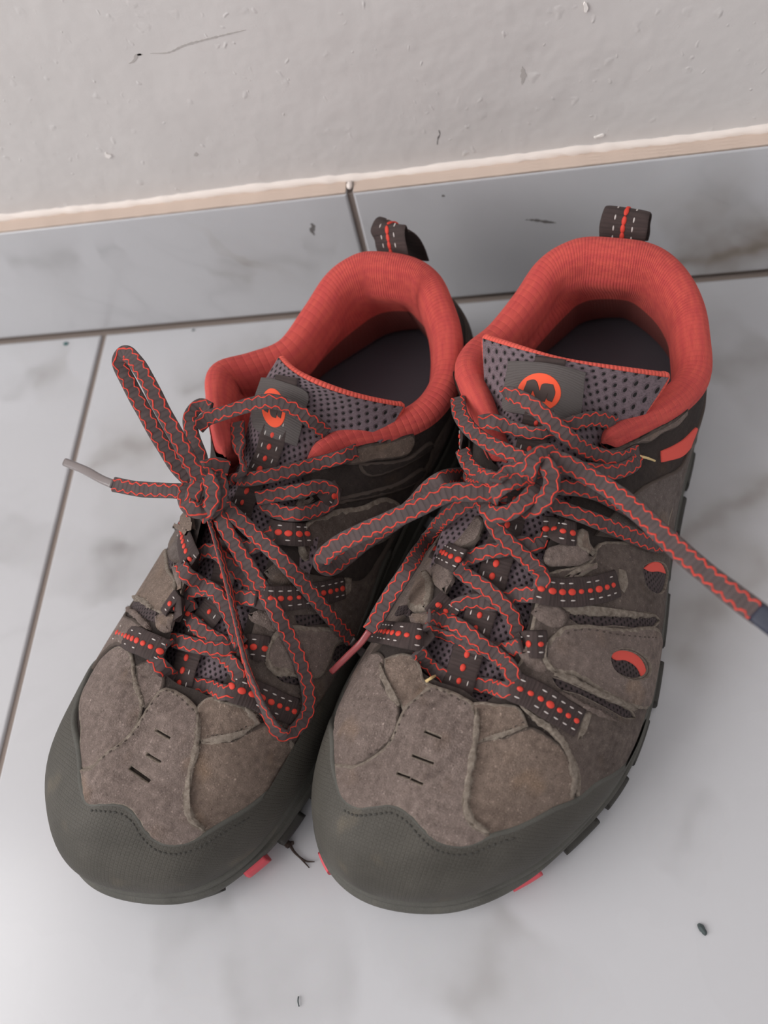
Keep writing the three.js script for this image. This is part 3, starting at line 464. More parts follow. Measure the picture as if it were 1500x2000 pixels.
const ribColor = dataTexture(256, 128, (() => { const f = tile((u, v) => fbm(u * 5, v * 5, 6, 3)), r = rng(8); return (u, v) => { const k = (0.9 + 0.12 * Math.pow(Math.abs(Math.sin(u * 8 * Math.PI)), 0.8)) * (1 + 0.3 * f(u, v)) + (r() - 0.5) * 0.08; return [82 * k, 70 * k, 69 * k]; }; })());
const gridBump = dataTexture(128, 128, (u, v) => { const a = Math.abs(Math.sin(u * 4 * Math.PI)), b = Math.abs(Math.sin(v * 4 * Math.PI)); return 70 + 150 * (a > 0.45 && b > 0.45 ? 1 : 0.1); }, false);
const rubberColor = dataTexture(512, 512, (() => { const f = tile((u, v) => fbm(u * 4, v * 4, 2, 5)), r = rng(21); return (u, v) => { const k = f(u, v) * 34 + (r() - 0.5) * 10, w = smooth(0.1, 0.4, tile((a, b) => fbm(a * 6, b * 6, 9, 3))(u, v)) * 18; return [80 + k + w, 78 + k + w * 0.8, 72 + k + w * 0.5]; }; })());
const cm = (t, size) => reps(t, 100 / size);   // size of one repeat in centimetres
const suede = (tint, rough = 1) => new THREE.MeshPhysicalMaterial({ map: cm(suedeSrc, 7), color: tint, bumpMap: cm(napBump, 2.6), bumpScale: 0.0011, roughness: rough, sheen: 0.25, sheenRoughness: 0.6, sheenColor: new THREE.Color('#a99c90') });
Object.assign(M, {
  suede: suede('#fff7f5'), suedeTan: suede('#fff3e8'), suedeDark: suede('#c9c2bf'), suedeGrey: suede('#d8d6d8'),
  rawEdge: new THREE.MeshStandardMaterial({ map: cm(paleNap, 2.4), roughness: 1, bumpMap: cm(napBump, 1.2), bumpScale: 0.0012 }),
  darkEdge: new THREE.MeshStandardMaterial({ color: '#6a5d55', roughness: 1, bumpMap: cm(napBump, 1.2), bumpScale: 0.0009 }),
  nubuck: new THREE.MeshStandardMaterial({ map: cm(suedeSrc, 6), color: '#6f6866', roughness: 0.95, bumpMap: cm(napBump, 2), bumpScale: 0.0004 }),
  vent: new THREE.MeshStandardMaterial({ map: reps(meshColor, 100 / 1.3, 100 / 0.9), color: '#9d9490', bumpMap: reps(meshBump, 100 / 1.3, 100 / 0.9), bumpScale: 0.0008, roughness: 0.95 }),
  tongue: new THREE.MeshStandardMaterial({ map: reps(meshColor, 100 / 1.6, 100 / 1.15), color: '#ece3e7', bumpMap: reps(meshBump, 100 / 1.6, 100 / 1.15), bumpScale: 0.0011, roughness: 0.9 }),
  coral: new THREE.MeshPhysicalMaterial({ map: cm(knitColor, 2.2), bumpMap: cm(knitBump, 1.1), bumpScale: 0.0006, roughness: 0.95, sheen: 0.3, sheenRoughness: 0.5, sheenColor: new THREE.Color('#ff9a88') }),
  coralFlat: new THREE.MeshStandardMaterial({ color: '#e2574b', roughness: 0.85 }),
  piping: new THREE.MeshStandardMaterial({ color: '#df5c4e', roughness: 0.85, bumpMap: reps(ribBump, 100 / 0.16), bumpScale: 0.0005 }),
  lace: new THREE.MeshStandardMaterial({ map: reps(ribColor, 100 / 1.76, 30), bumpMap: reps(ribBump, 100 / 0.22, 30), bumpScale: 0.0002, roughness: 0.95 }),
  webbing: new THREE.MeshStandardMaterial({ map: reps(ribColor, 100 / 1.4, 30), color: '#c4bbb6', bumpMap: reps(ribBump, 100 / 0.125, 30), bumpScale: 0.00012, roughness: 0.9 }),
  thread: new THREE.MeshStandardMaterial({ color: '#d23d2d', roughness: 0.7 }),
  threadPale: new THREE.MeshStandardMaterial({ color: '#c3bab5', roughness: 0.5 }),
  threadMid: new THREE.MeshStandardMaterial({ color: '#4d423c', roughness: 0.9 }),
  threadDark: new THREE.MeshStandardMaterial({ color: '#3b332f', roughness: 0.9 }),
  rubber: new THREE.MeshStandardMaterial({ map: cm(rubberColor, 9), roughness: 0.72, bumpMap: cm(napBump, 3), bumpScale: 0.0002 }),
  rubberGrid: new THREE.MeshStandardMaterial({ map: cm(rubberColor, 9), color: '#e4ded8', roughness: 0.72, bumpMap: cm(gridBump, 0.6), bumpScale: 0.0005 }),
  rubberDark: new THREE.MeshStandardMaterial({ map: cm(rubberColor, 9), color: '#b4b0ae', roughness: 0.7 }),
  rubberCoral: new THREE.MeshStandardMaterial({ color: '#d8525c', roughness: 0.6 }),
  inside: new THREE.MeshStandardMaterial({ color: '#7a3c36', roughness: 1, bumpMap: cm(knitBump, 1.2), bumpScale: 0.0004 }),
  insole: new THREE.MeshStandardMaterial({ color: '#585056', roughness: 0.95, bumpMap: cm(napBump, 2), bumpScale: 0.0003 }),
  label: new THREE.MeshStandardMaterial({ color: '#57504e', roughness: 0.85, bumpMap: cm(ribBump, 0.1), bumpScale: 0.0002 }),
  print: new THREE.MeshStandardMaterial({ color: '#f2552f', roughness: 0.7 }),
  printDark: new THREE.MeshStandardMaterial({ color: '#4a3c38', roughness: 0.8 }),
  aglet: new THREE.MeshPhysicalMaterial({ color: '#746a68', roughness: 0.3, clearcoat: 0.5, clearcoatRoughness: 0.2 }),
  agletNavy: new THREE.MeshPhysicalMaterial({ color: '#2b2f3e', roughness: 0.4, clearcoat: 0.3 }),
  agletRed: new THREE.MeshPhysicalMaterial({ color: '#8a3a3c', roughness: 0.35, clearcoat: 0.4, clearcoatRoughness: 0.25 }),
});

// ---------------------------------------------------------------- shoe parts
const scaled = (g) => g;
function piece(s, name, outline, mat, { S = s.body, edge = M.darkEdge, holes = [], stitch = null, label = null, parent = s.group, ...o } = {}) {
  const { face, edge: rim } = cutPiece(S, s.uv(S, outline), { ...o, holes: holes.map((h) => s.uv(S, h)) });
  for (const g of [face, rim]) facing(g);
  const m = put(name, face, mat, parent); put('raw_edge', rim, edge, m);
  if (label) m.userData.label = label;
  if (stitch) { const g = seam(s, S, stitch.path ?? outline, stitch); if (g) put('stitching', g, stitch.mat ?? M.threadDark, m); }
  return m;
}
function facing(g) {   // winding to agree with the normals
  const p = g.attributes.position, n = g.attributes.normal, ix = g.index.array; let s = 0;
  const a = V(), b = V(), c = V();
  for (let i = 0; i < ix.length; i += 3) { a.fromBufferAttribute(p, ix[i]); b.fromBufferAttribute(p, ix[i + 1]); c.fromBufferAttribute(p, ix[i + 2]); b.sub(a); c.sub(a); b.cross(c); if (b.lengthSq() < 1e-18) continue; a.fromBufferAttribute(n, ix[i]); s += Math.sign(b.dot(a)) ; }
  if (s < 0) for (let i = 0; i < ix.length; i += 3) { const t = ix[i + 1]; ix[i + 1] = ix[i + 2]; ix[i + 2] = t; }
}
function seam(s, S, path, { gap = 0.26, l = 0.16, w = 0.06, h = 0.05, lift = 0.1, jitter = 0.02 } = {}) {
  const flat = smoothPath(s.uv(S, path).map((q) => S.metric(...q)), 0.04, false), out = []; let d = 0, r = rng(Math.floor(flat[0][0] * 1000));
  for (let i = 1; i < flat.length; i++) {
    d += Math.hypot(flat[i][0] - flat[i - 1][0], flat[i][1] - flat[i - 1][1]);
    if (d >= gap) { d -= gap; const q = S.unmetric(...flat[i]), q2 = S.unmetric(...flat[i - 1]), n = S.normal(...q), c = S.at(...q), dir = c.clone().sub(S.at(...q2)); if (dir.lengthSq() < 1e-10) continue; c.addScaledVector(n, lift); out.push({ c, d: dir.normalize(), n, l: l * (1 + (r() - 0.5) * 0.5), w, h }); }
  }
  return out.length ? stitchGeometry(out) : null;
}
// a woven tape along a traced line, with a row of bright oval stitches and two rows of pale ones
function tape(s, name, path, { width = 0.95, thick = 0.14, S = null, lift = 0.16, dots = [0.03, 0.995], every = 0.36, parent = s.group, size = 1 } = {}) {
  const P = path.map((q) => { if (S) { const h = S.find(q[0], q[1]), n = S.normal(h.u, h.v); return { p: S.at(h.u, h.v).addScaledVector(n, q[2] ?? lift), n }; } return s.place([q[0], q[1], q[2] ?? lift]); });
  const b = band(P.map((q) => q.p), P.map((q) => q.n), { width, thick, step: 0.1 });
  const m = put(name, b.geometry, M.webbing, parent), F = b.frames, bright = [], pale = [], rr = rng(Math.floor(path[0][0] * 7 + path[0][1]));
  let last = -1; F.forEach((f, i) => { const t = i / (F.length - 1); if (t < dots[0] || t > dots[1]) return; if (f.s - last >= every) { last = f.s; const k = 0.75 + rr() * 0.4; bright.push({ c: f.p.clone().addScaledVector(f.n, f.h / 2), d: f.t, n: f.n, l: 0.29 * k * size, w: 0.22 * k * size, h: 0.12 }); if (rr() < 0.8) for (const sd of [-0.29, 0.29]) if (rr() < 0.85) pale.push({ c: f.p.clone().addScaledVector(f.n, f.h / 2).addScaledVector(f.b, sd * width), d: f.t, n: f.n, l: 0.2, w: 0.055, h: 0.05 }); } });
  if (bright.length) put('bright_stitching', stitchGeometry(bright), M.thread, m);
  if (pale.length) put('pale_stitching', stitchGeometry(pale), M.threadPale, m);
  return m;
}
// ---------------------------------------------------------------- sole
function buildSole(s) {
  const strip = (list, from, to, n, close) => {   // rows of [outset, height] along the outline
    const pos = [], uv = [], idx = [], K = list(from).length;
    for (let i = 0; i <= n; i++) { const u = lerp(from, to, i / n), p = s.out(u), o = s.frame(u).o; list(u).forEach(([e, y], k) => { pos.push((p[0] + o.x * e) / 100, y / 100, (p[1] + o.z * e) / 100); uv.push(u * 0.034, y / 100 + e / 100); }); }
    for (let i = 0; i < n; i++) for (let k = 0; k < K - 1; k++) { const a = i * K + k, b = a + K; idx.push(a, b, a + 1, b, b + 1, a + 1); }
    if (close) for (const r of [0, n]) for (let k = 1; k < K - 1; k++) { const a = r * K; r ? idx.push(a, a + k + 1, a + k) : idx.push(a, a + k, a + k + 1); }
    return geom(pos, idx, uv);
  };
  const at = (u) => { const z = s.out(u)[1]; return [s.spring(z), s.edgeH(z)]; };
  put('midsole', strip((u) => { const [g, e] = at(u), toe = smooth(8.2, 9.6, u % 21) * smooth(16, 14.6, u % 21); return [[-0.7, e + 0.1], [-0.3, e + 0.06], [-0.14 + 0.1 * toe, e - 0.02], [-0.08 + 0.12 * toe, e - 0.2], [-0.14 + 0.1 * toe, e - 0.4], [-0.2 + 0.1 * toe, e - 0.5], [-0.1, e - 0.62], [-0.06, g + 0.95]]; }, 0, 21, 210), M.rubber, s.group);
  const toe = (u) => smooth(9, 10.5, u) * smooth(15.2, 14, u);
  const wall = strip((u) => { const [g, e] = at(u), k = toe(u), h = lerp(g + 0.98, Math.max(g + 0.98, e - 0.3), k); return [[-0.3, h + 0.02], [-0.04 + 0.08 * k, h], [0.04 + 0.16 * k, h - 0.1], [0.05 + 0.2 * k, lerp(g + 0.6, h, 0.4)], [0.02 + 0.2 * k, g + 0.5], [-0.02 + 0.12 * k, g + 0.34], [-0.5, g + 0.3]]; }, 0, 21, 210);
  const P = [], I = [], U = [], ring = []; for (let i = 0; i < 84; i++) { const u = i / 4, p = s.out(u), o = s.frame(u).o, x = p[0] - o.x * 0.45, z = p[1] - o.z * 0.45; ring.push(new THREE.Vector2(x, z)); P.push(x / 100, (s.spring(z) + 0.33) / 100, z / 100); U.push(x / 100, z / 100); }
  for (const t of THREE.ShapeUtils.triangulateShape(ring, [])) I.push(...t);
  put('outsole', merged([wall, geom(P, I, U)]), M.rubber, s.group);
  for (const [c, half, mat, e] of s.lugs) put('tread_lug', strip((u) => { const [g] = at(u), b = Math.max(0, g - 0.1); return [[-1.1, b + 0.02], [e - 0.1, b], [e, b + 0.08], [e + 0.03, b + 0.4], [e, b + 0.68], [e - 0.09, b + 0.8], [-0.3, b + 0.84]]; }, c - half, c + half, 8, true), mat ? M.rubberCoral : M.rubberDark, s.group);
  // insole
  const ip = [], ii = [], iu = [], rows = [[0.9, 0.4], [1.0, 0.36], [1.15, 0.1]], N = 84, R = rows.length, inner = [];
  for (let i = 0; i < N; i++) { const u = i / N * 21, p = s.out(u), o = s.frame(u).o, heel = smooth(11, 4, p[1]); rows.forEach(([e, y], k) => { const x = p[0] - o.x * e, z = p[1] - o.z * e; ip.push(x / 100, (2.4 + y * heel) / 100, z / 100); iu.push(x / 100, z / 100); if (k === R - 1) inner.push(new THREE.Vector2(x, z)); }); }
  for (let i = 0; i < N; i++) for (let k = 0; k < R - 1; k++) { const a = i * R + k, b = (i + 1) % N * R + k; ii.push(a, a + 1, b, b, a + 1, b + 1); }
  for (const [a, b, c] of THREE.ShapeUtils.triangulateShape(inner, [])) ii.push(a * R + R - 1, c * R + R - 1, b * R + R - 1);
  put('insole', geom(ip, ii, iu, ip.map((_, i) => (i % 3 === 1 ? 1 : 0))), M.insole, s.group);
}
// collar, lining, tongue, heel loop
function buildCollar(s) {
  const L = s.lining, cut = 0.9, part = (v0, v1, nv) => { const q = new Surface(L.u0, L.u1, v0, v1, 200, nv, L.f, L.metric); q.flip = -1; return q; };
  put('padded_collar', part(0, cut, 50).mesh(), M.coral, s.group);
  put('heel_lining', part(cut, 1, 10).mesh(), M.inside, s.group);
  const T = s.tongue_, m = T.mesh(), back = new Surface(-1, 1, 0, 1, 24, 30, (u, v) => T.at(u, v).addScaledVector(T.normal(u, v), -0.45 * (1 - u ** 4) * smooth(1, 0.9, v) - 0.02), T.metric); back.flip = -1;
  const g = put('tongue', m, M.tongue, s.group);
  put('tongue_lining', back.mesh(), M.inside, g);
  const edge = []; for (let i = 0; i <= 40; i++) { const u = -1 + i / 20; edge.push(T.at(u, 1).addScaledVector(T.normal(u, 1), -0.2)); }
  const c = new THREE.CatmullRomCurve3([T.at(-1, 0.96).addScaledVector(T.normal(-1, 0.96), -0.2), ...edge, T.at(1, 0.96).addScaledVector(T.normal(1, 0.96), -0.2)].map((p) => p.multiplyScalar(0.01)));
  const tube = new THREE.TubeGeometry(c, 140, 0.0017, 10), uv = tube.attributes.uv, len = c.getLength(); for (let i = 0; i < uv.count; i++) uv.setXY(i, uv.getX(i) * len, uv.getY(i) * 0.01);
  put('piping', tube, M.piping, g);
  return g;
}
function flatMark(s, S, name, ring, mat, parent, lift, t = 0.02) {   // print or sewn label on a surface
  const { face, edge } = cutPiece(S, s.uv(S, ring), { t, base: lift, bevel: 0.02, fray: 0, sink: -lift + 0.01, step: 0.06 });
  facing(face); facing(edge); return put(name, merged([face, edge]), mat, parent);
}
function ellipse(cx, cy, rx, ry, turn = 0, n = 18) { return Array.from({ length: n }, (_, i) => { const a = i / n * 2 * Math.PI, x = rx * Math.cos(a), y = ry * Math.sin(a); return [cx + x * Math.cos(turn) - y * Math.sin(turn), cy + x * Math.sin(turn) + y * Math.cos(turn)]; }); }
function pullLoop(s, pts, nrm, width) {
  const b = band(pts.map((p) => V(...p)), nrm.map((n) => V(...n)), { width, thick: 0.17, step: 0.08, sections: 16 });
  const m = put('pull_loop', b.geometry, M.webbing, s.group), F = b.frames, bright = [], pale = [];
  F.forEach((f, i) => { if (i % 4 === 0) bright.push({ c: f.p.clone().addScaledVector(f.n, f.h / 2), d: f.t, n: f.n, l: 0.4, w: 0.2, h: 0.12 }); if (i % 5 === 0) for (const e of [-0.2, 0.2]) pale.push({ c: f.p.clone().addScaledVector(f.n, f.h / 2).addScaledVector(f.b, e * width), d: f.t, n: f.n, l: 0.22, w: 0.07, h: 0.05 }); });
  put('bright_stitching', stitchGeometry(bright), M.thread, m); put('pale_stitching', stitchGeometry(pale), M.threadPale, m);
}
// one lace per shoe: all its runs are one part, its edge threads and tips are pieces of it
function buildLace(s, runs, tips) {
  const cloth = [], red = [];
  runs.forEach((run, k) => {
    const { p: path, w = 0.6, th = 0.16, wob = 0.35, tw = [], flat = 0.35, tipped } = run, Q = path.map((q) => s.place(q));
    const P = Q.map((q) => q.p), N = Q.map((q, i) => { const e = s.view.clone().sub(q.p).normalize(), n = q.n.clone().lerp(e, flat).normalize(), a = path[i][3]; if (a) { const t = P[Math.min(i + 1, P.length - 1)].clone().sub(P[Math.max(i - 1, 0)]).normalize(); n.addScaledVector(t, -n.dot(t)).normalize().applyAxisAngle(t, a * rad); } return n; });
    const b = band(P, N, { width: w, thick: th, step: 0.05, wobble: wob, seed: k + 1 }); cloth.push(b.geometry);
    for (const face of [1, -1]) for (const sd of [-0.32, 0.32]) red.push(thread(b.frames, { side: sd, lift: -0.005, r: 0.032, wave: 0.05, period: 0.46, phase: k * 2 + sd * 3, face }));
  });
  const m = put('shoelace', merged(cloth), M.lace, s.group); put('edge_thread', merged(red), M.thread, m);
  for (const t of tips) { const Q = t.map((q) => s.place(q)), b = band(Q.map((q) => q.p), Q.map((q) => s.view.clone().sub(q.p).normalize()), { width: t.width ?? s.tipWidth, thick: t.thick ?? s.tipWidth * 0.75, step: 0.1, taper: (d, L) => 1 - 0.35 * smooth(0.4 * L, L, d) }); put('lace_tip', b.geometry, t.mat ?? s.tipMaterial, m); }
}
const around = (a, b, step, v) => { const o = []; const n = Math.max(1, Math.round(Math.abs(b - a) / step)); for (let i = 0; i <= n; i++) o.push(['uv', lerp(a, b, i / n), v]); return o; };

// a torn or folded pale edge that runs along a traced seam
function edgeStrip(s, path, width, { t = 0.18, mat = M.rawEdge, seed = 60, fray = 0.05, name = 'fold_edge', bevel } = {}) {
  const S = s.body, flat = smoothPath(s.uv(S, path).map((q) => S.metric(...q)), 0.25, false), n = flat.length, a = [], b = [];
  flat.forEach((p, i) => { const q = flat[Math.min(i + 1, n - 1)], r = flat[Math.max(i - 1, 0)], l = Math.hypot(q[0] - r[0], q[1] - r[1]) || 1, o = [(q[1] - r[1]) / l, -(q[0] - r[0]) / l], e = Math.min(1, 0.35 + Math.min(i, n - 1 - i) * 0.3), w = width * 0.4 * e * (1 + 0.5 * noise(p[0] * 2 + seed, p[1] * 2) + 0.4 * noise(p[0] * 7 + seed, p[1] * 7)); a.push([p[0] + o[0] * w, p[1] + o[1] * w]); b.unshift([p[0] - o[0] * w, p[1] - o[1] * w]); });
  const { face, edge } = cutPiece(S, [...a, ...b].map((m) => S.unmetric(...m)), { t, bevel: bevel ?? width * 0.28, fray, seed, step: 0.12 });
  facing(face); facing(edge);
  // loose fibres standing out of the torn edge
  const r = rng(seed * 13 + 5), hp = [], hn = [], hu = [];
  for (const ring of [a, b]) for (let i = 0; i < ring.length - 1; i++) for (let k = 0; k < 7; k++) {
    const m = [lerp(ring[i][0], ring[i + 1][0], r()), lerp(ring[i][1], ring[i + 1][1], r())], q = S.unmetric(...m), nn = S.normal(...q), p = S.at(...q).addScaledVector(nn, t * (0.3 + 0.6 * r())), dir = V(r() - 0.5, r() - 0.5, r() - 0.5).normalize().multiplyScalar(0.9).addScaledVector(nn, 0.35).normalize(), len = 0.05 + 0.1 * r() * r(), side = dir.clone().cross(nn).normalize().multiplyScalar(0.007);
    const A = p.clone().add(side), B = p.clone().sub(side), C = p.clone().addScaledVector(dir, len); for (const x of [A, B, C]) { hp.push(x.x / 100, x.y / 100, x.z / 100); hn.push(nn.x, nn.y, nn.z); hu.push(m[0] / 100, m[1] / 100); }
  }
  const hair = geom(hp, hp.map((_, i) => i).slice(0, hp.length / 3), hu, hn); facing(hair);
  return put(name, merged([face, edge, hair]), mat, s.group);
}

const slit = (x0, y0, x1, y1, w) => { const L = Math.hypot(x1 - x0, y1 - y0), d = [(x1 - x0) / L, (y1 - y0) / L], n = [-d[1], d[0]], o = []; for (const [k, sg] of [[0, 1], [0.5, 1], [1, 1], [1, -1], [0.5, -1], [0, -1]]) o.push([x0 + d[0] * L * k + n[0] * w / 2 * sg, y0 + d[1] * L * k + n[1] * w / 2 * sg]); return o; };
const shoes = {};
// ---------------------------------------------------------------- right-hand shoe of the picture
{
  const s = shoes.right = new Shoe(SHAPE.right), B = s.body; s.tipMaterial = M.agletRed; s.tipWidth = 0.26;
  s.lugs = Array.from({ length: 26 }, (_, i) => { const c = 0.1 + i * 21 / 26; return [c, 0.26 + 0.06 * (i % 2), false, c > 10.4 && c < 14.6 ? 0.1 : 0.1 + 0.06 * ((i * 7) % 3)]; });
  for (const [c, h, e] of [[12.95, 0.18, 0.36], [9.95, 0.22, 0.24], [4.5, 0.4, 0.12]]) { s.lugs = s.lugs.filter((l) => Math.abs(l[0] - c) > 0.36); s.lugs.push([c, h, true, e]); }
  put('upper', B.mesh(), M.nubuck, s.group);
  buildSole(s);
  const tongue = buildCollar(s);
  // rubber toe cap and the rand that goes on round the shoe
  piece(s, 'toe_cap', [...around(6.6, 16.8, 0.3, 0.004), ['uv', 16.8, 0.07], ['uv', 15.9, 0.12], [648, 1356], [654, 1400], [656, 1440], [658, 1490], [665, 1522], [677, 1555], [704, 1572], [736, 1569], [770, 1567], [800, 1583], [824, 1607], [848, 1631], [880, 1643], [912, 1643], [956, 1625], [1000, 1612], [1040, 1594], [1080, 1572], [1120, 1556], [1160, 1524], [1196, 1504], [1232, 1466], ['uv', 6.6, 0.08]], M.rubberGrid, { t: 0.2, bevel: 0.12, fray: 0, edge: M.rubber, sink: 0.05 });
  { const m = seam(s, B, [[672, 1578], [700, 1590], [736, 1588], [768, 1586], [796, 1602], [818, 1626], [844, 1650], [880, 1662], [914, 1661], [960, 1643], [1004, 1629]], { gap: 0.2, l: 0.14, w: 0.09, h: 0.07, lift: 0.2 }); put('stitching', m, M.rubberDark, s.group); }
  piece(s, 'rand', [...around(16.75, 27.7, 0.3, 0.004), ...around(27.7, 16.75, 0.3, 0.075)], M.rubberDark, { t: 0.14, bevel: 0.1, fray: 0, edge: M.rubberDark });
  // suede of the toe
  piece(s, 'toe_panel', [[656, 1500], [654, 1440], [661, 1392], [690, 1328], [707, 1288], [748, 1280], [755, 1296], [749, 1320], [761, 1352], [781, 1384], [776, 1420], [760, 1452], [735, 1476], [704, 1494]], M.suede, { t: 0.1, seed: 3 });
  piece(s, 'eyelet_panel', [[753, 1288], [778, 1278], [804, 1280], [822, 1300], [828, 1326], [846, 1338], [822, 1364], [788, 1388], [766, 1354], [753, 1320]], M.suedeTan, { t: 0.11, seed: 4, edge: M.rawEdge });
  piece(s, 'eyelet_panel', [[920, 1374], [940, 1371], [968, 1375], [1014, 1382], [1026, 1404], [1030, 1418], [984, 1438], [930, 1456], [918, 1424]], M.suedeTan, { t: 0.12, seed: 5, edge: M.rawEdge, stitch: { path: [[940, 1446], [984, 1430], [1022, 1410]], gap: 0.2 } });
  piece(s, 'toe_panel', [[924, 1456], [984, 1438], [1036, 1420], [1074, 1440], [1106, 1470], [1122, 1510], [1118, 1566], [1080, 1584], [1040, 1606], [1000, 1624], [956, 1640], [910, 1620], [903, 1560], [910, 1500]], M.suedeTan, { t: 0.1, seed: 6 });
  piece(s, 'vamp_panel', [[843, 1339], [866, 1345], [888, 1353], [908, 1363], [926, 1376], [931, 1400], [929, 1440], [922, 1490], [912, 1540], [909, 1580], [921, 1603], [958, 1626], [930, 1650], [884, 1658], [846, 1642], [822, 1616], [798, 1592], [770, 1577], [736, 1580], [702, 1584], [672, 1562], [660, 1524], [658, 1492], [704, 1492], [732, 1476], [756, 1456], [772, 1424], [788, 1388], [816, 1360]], M.suede,
    { t: 0.17, bevel: 0.11, seed: 7, edge: M.rawEdge, holes: [slit(831, 1430, 862, 1443, 4.5), slit(807, 1476, 848, 1491, 4.5), slit(777, 1510, 802, 1519, 4.5), slit(804, 1521, 827, 1531, 4.5)], stitch: { path: [[712, 1482], [738, 1466], [764, 1446], [780, 1418], [796, 1388], [822, 1362], [850, 1350], [888, 1364], [918, 1382]], gap: 0.27, l: 0.12, lift: 0.17, w: 0.07, mat: M.threadMid } });
  // outer side: big panel with vents, tab, eyelet lobes
  const oval = ellipse(1224, 1297, 37, 24, 0.42), oval2 = [[1252, 1112], [1268, 1099], [1290, 1100], [1300, 1122], [1294, 1150], [1276, 1158], [1258, 1142]];
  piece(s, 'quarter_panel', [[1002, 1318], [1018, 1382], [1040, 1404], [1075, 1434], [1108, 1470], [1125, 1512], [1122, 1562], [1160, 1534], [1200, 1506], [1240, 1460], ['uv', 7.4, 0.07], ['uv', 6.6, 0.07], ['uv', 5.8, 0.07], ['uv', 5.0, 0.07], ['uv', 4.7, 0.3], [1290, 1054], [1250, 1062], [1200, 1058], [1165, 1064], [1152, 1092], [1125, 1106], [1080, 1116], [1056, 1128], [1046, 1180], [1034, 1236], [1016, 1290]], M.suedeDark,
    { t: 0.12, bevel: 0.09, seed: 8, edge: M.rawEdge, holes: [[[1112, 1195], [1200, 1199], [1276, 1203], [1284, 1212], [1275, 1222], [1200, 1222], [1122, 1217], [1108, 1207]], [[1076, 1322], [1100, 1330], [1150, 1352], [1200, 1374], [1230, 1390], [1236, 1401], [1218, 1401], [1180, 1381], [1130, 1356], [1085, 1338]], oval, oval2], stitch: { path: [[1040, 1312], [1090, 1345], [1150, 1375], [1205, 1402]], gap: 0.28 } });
  piece(s, 'quarter_tab', [[1112, 1222], [1200, 1228], [1280, 1231], [1292, 1258], [1288, 1320], [1270, 1372], [1238, 1382], [1170, 1351], [1112, 1317], [1082, 1312], [1068, 1300], [1060, 1276], [1068, 1250], [1084, 1236], [1094, 1226]], M.suede, { t: 0.12, base: 0.1, bevel: 0.12, seed: 9, edge: M.rawEdge, holes: [ellipse(1224, 1297, 40, 27, 0.42)], stitch: { path: [[1090, 1244], [1110, 1234], [1200, 1240], [1275, 1244]], gap: 0.3, lift: 0.22, mat: M.threadMid } });
  for (const [a, k] of [[oval, 0], [oval2, 1]]) piece(s, 'vent_mesh', a, M.vent, { t: 0.012, bevel: 0.02, fray: 0, edge: M.vent });
  piece(s, 'vent_mesh', [[1108, 1192], [1200, 1196], [1286, 1200], [1284, 1226], [1200, 1226], [1104, 1218]], M.vent, { t: 0.012, bevel: 0.02, fray: 0, edge: M.vent });
  piece(s, 'vent_mesh', [[1070, 1318], [1150, 1348], [1234, 1386], [1240, 1405], [1218, 1406], [1130, 1362], [1078, 1342]], M.vent, { t: 0.012, bevel: 0.02, fray: 0, edge: M.vent });
  piece(s, 'vent_trim', [[1190, 1279], [1205, 1269], [1234, 1274], [1254, 1293], [1261, 1314], [1252, 1325], [1244, 1306], [1222, 1290], [1196, 1286]], M.coralFlat, { t: 0.06, bevel: 0.03, fray: 0, edge: M.coralFlat, label: 'coral trim inside the oval vent' });
  piece(s, 'vent_trim', [[1256, 1110], [1270, 1099], [1290, 1101], [1298, 1120], [1284, 1116], [1268, 1116]], M.coralFlat, { t: 0.06, bevel: 0.03, fray: 0, edge: M.coralFlat });
  piece(s, 'eyelet_lobe', [[1052, 1088], [1060, 1076], [1085, 1066], [1120, 1060], [1148, 1076], [1154, 1090], [1130, 1104], [1095, 1106], [1066, 1102]], M.suede, { t: 0.26, bevel: 0.25, seed: 11, edge: M.suede });
  piece(s, 'eyelet_lobe', [[1120, 1056], [1132, 1034], [1142, 1040], [1146, 1062], [1160, 1080], [1150, 1086], [1128, 1078]], M.suedeTan, { t: 0.3, bevel: 0.16, seed: 12, edge: M.rawEdge });
  piece(s, 'eyelet_lobe', [[1036, 1190], [1056, 1180], [1088, 1184], [1104, 1204], [1098, 1222], [1078, 1226], [1050, 1212]], M.suede, { t: 0.24, bevel: 0.2, seed: 13, edge: M.suede });
  piece(s, 'eyelet_lobe', [[1012, 1274], [1034, 1264], [1058, 1282], [1072, 1304], [1060, 1312], [1030, 1302]], M.suede, { t: 0.2, bevel: 0.2, seed: 14, edge: M.suede });
  piece(s, 'eyelet_lobe', [[1098, 1128], [1120, 1112], [1160, 1100], [1164, 1108], [1140, 1122], [1112, 1136]], M.suede, { t: 0.26, bevel: 0.16, seed: 15, edge: M.rawEdge });
  piece(s, 'fold_edge', [[1204, 1112], [1216, 1114], [1222, 1140], [1214, 1158], [1206, 1150]], M.rawEdge, { t: 0.2, bevel: 0.1, edge: M.rawEdge, seed: 17 });
  piece(s, 'fold_edge', [[1142, 1390], [1152, 1392], [1138, 1432], [1124, 1444], [1128, 1424]], M.rawEdge, { t: 0.2, bevel: 0.1, edge: M.rawEdge, seed: 18 });
  edgeStrip(s, [[1022, 1382], [1040, 1398], [1075, 1424], [1100, 1454], [1114, 1490], [1118, 1530], [1112, 1556]], 0.3, { seed: 61, fray: 0.07 });
  edgeStrip(s, [[932, 1384], [931, 1424], [922, 1480], [913, 1540], [911, 1578], [924, 1602], [956, 1622]], 0.26, { t: 0.27, seed: 62 });
  edgeStrip(s, [[748, 1298], [750, 1326], [764, 1354], [782, 1382]], 0.22, { t: 0.2, seed: 63 });
  edgeStrip(s, [[942, 1446], [984, 1434], [1030, 1416]], 0.2, { t: 0.2, seed: 64 });
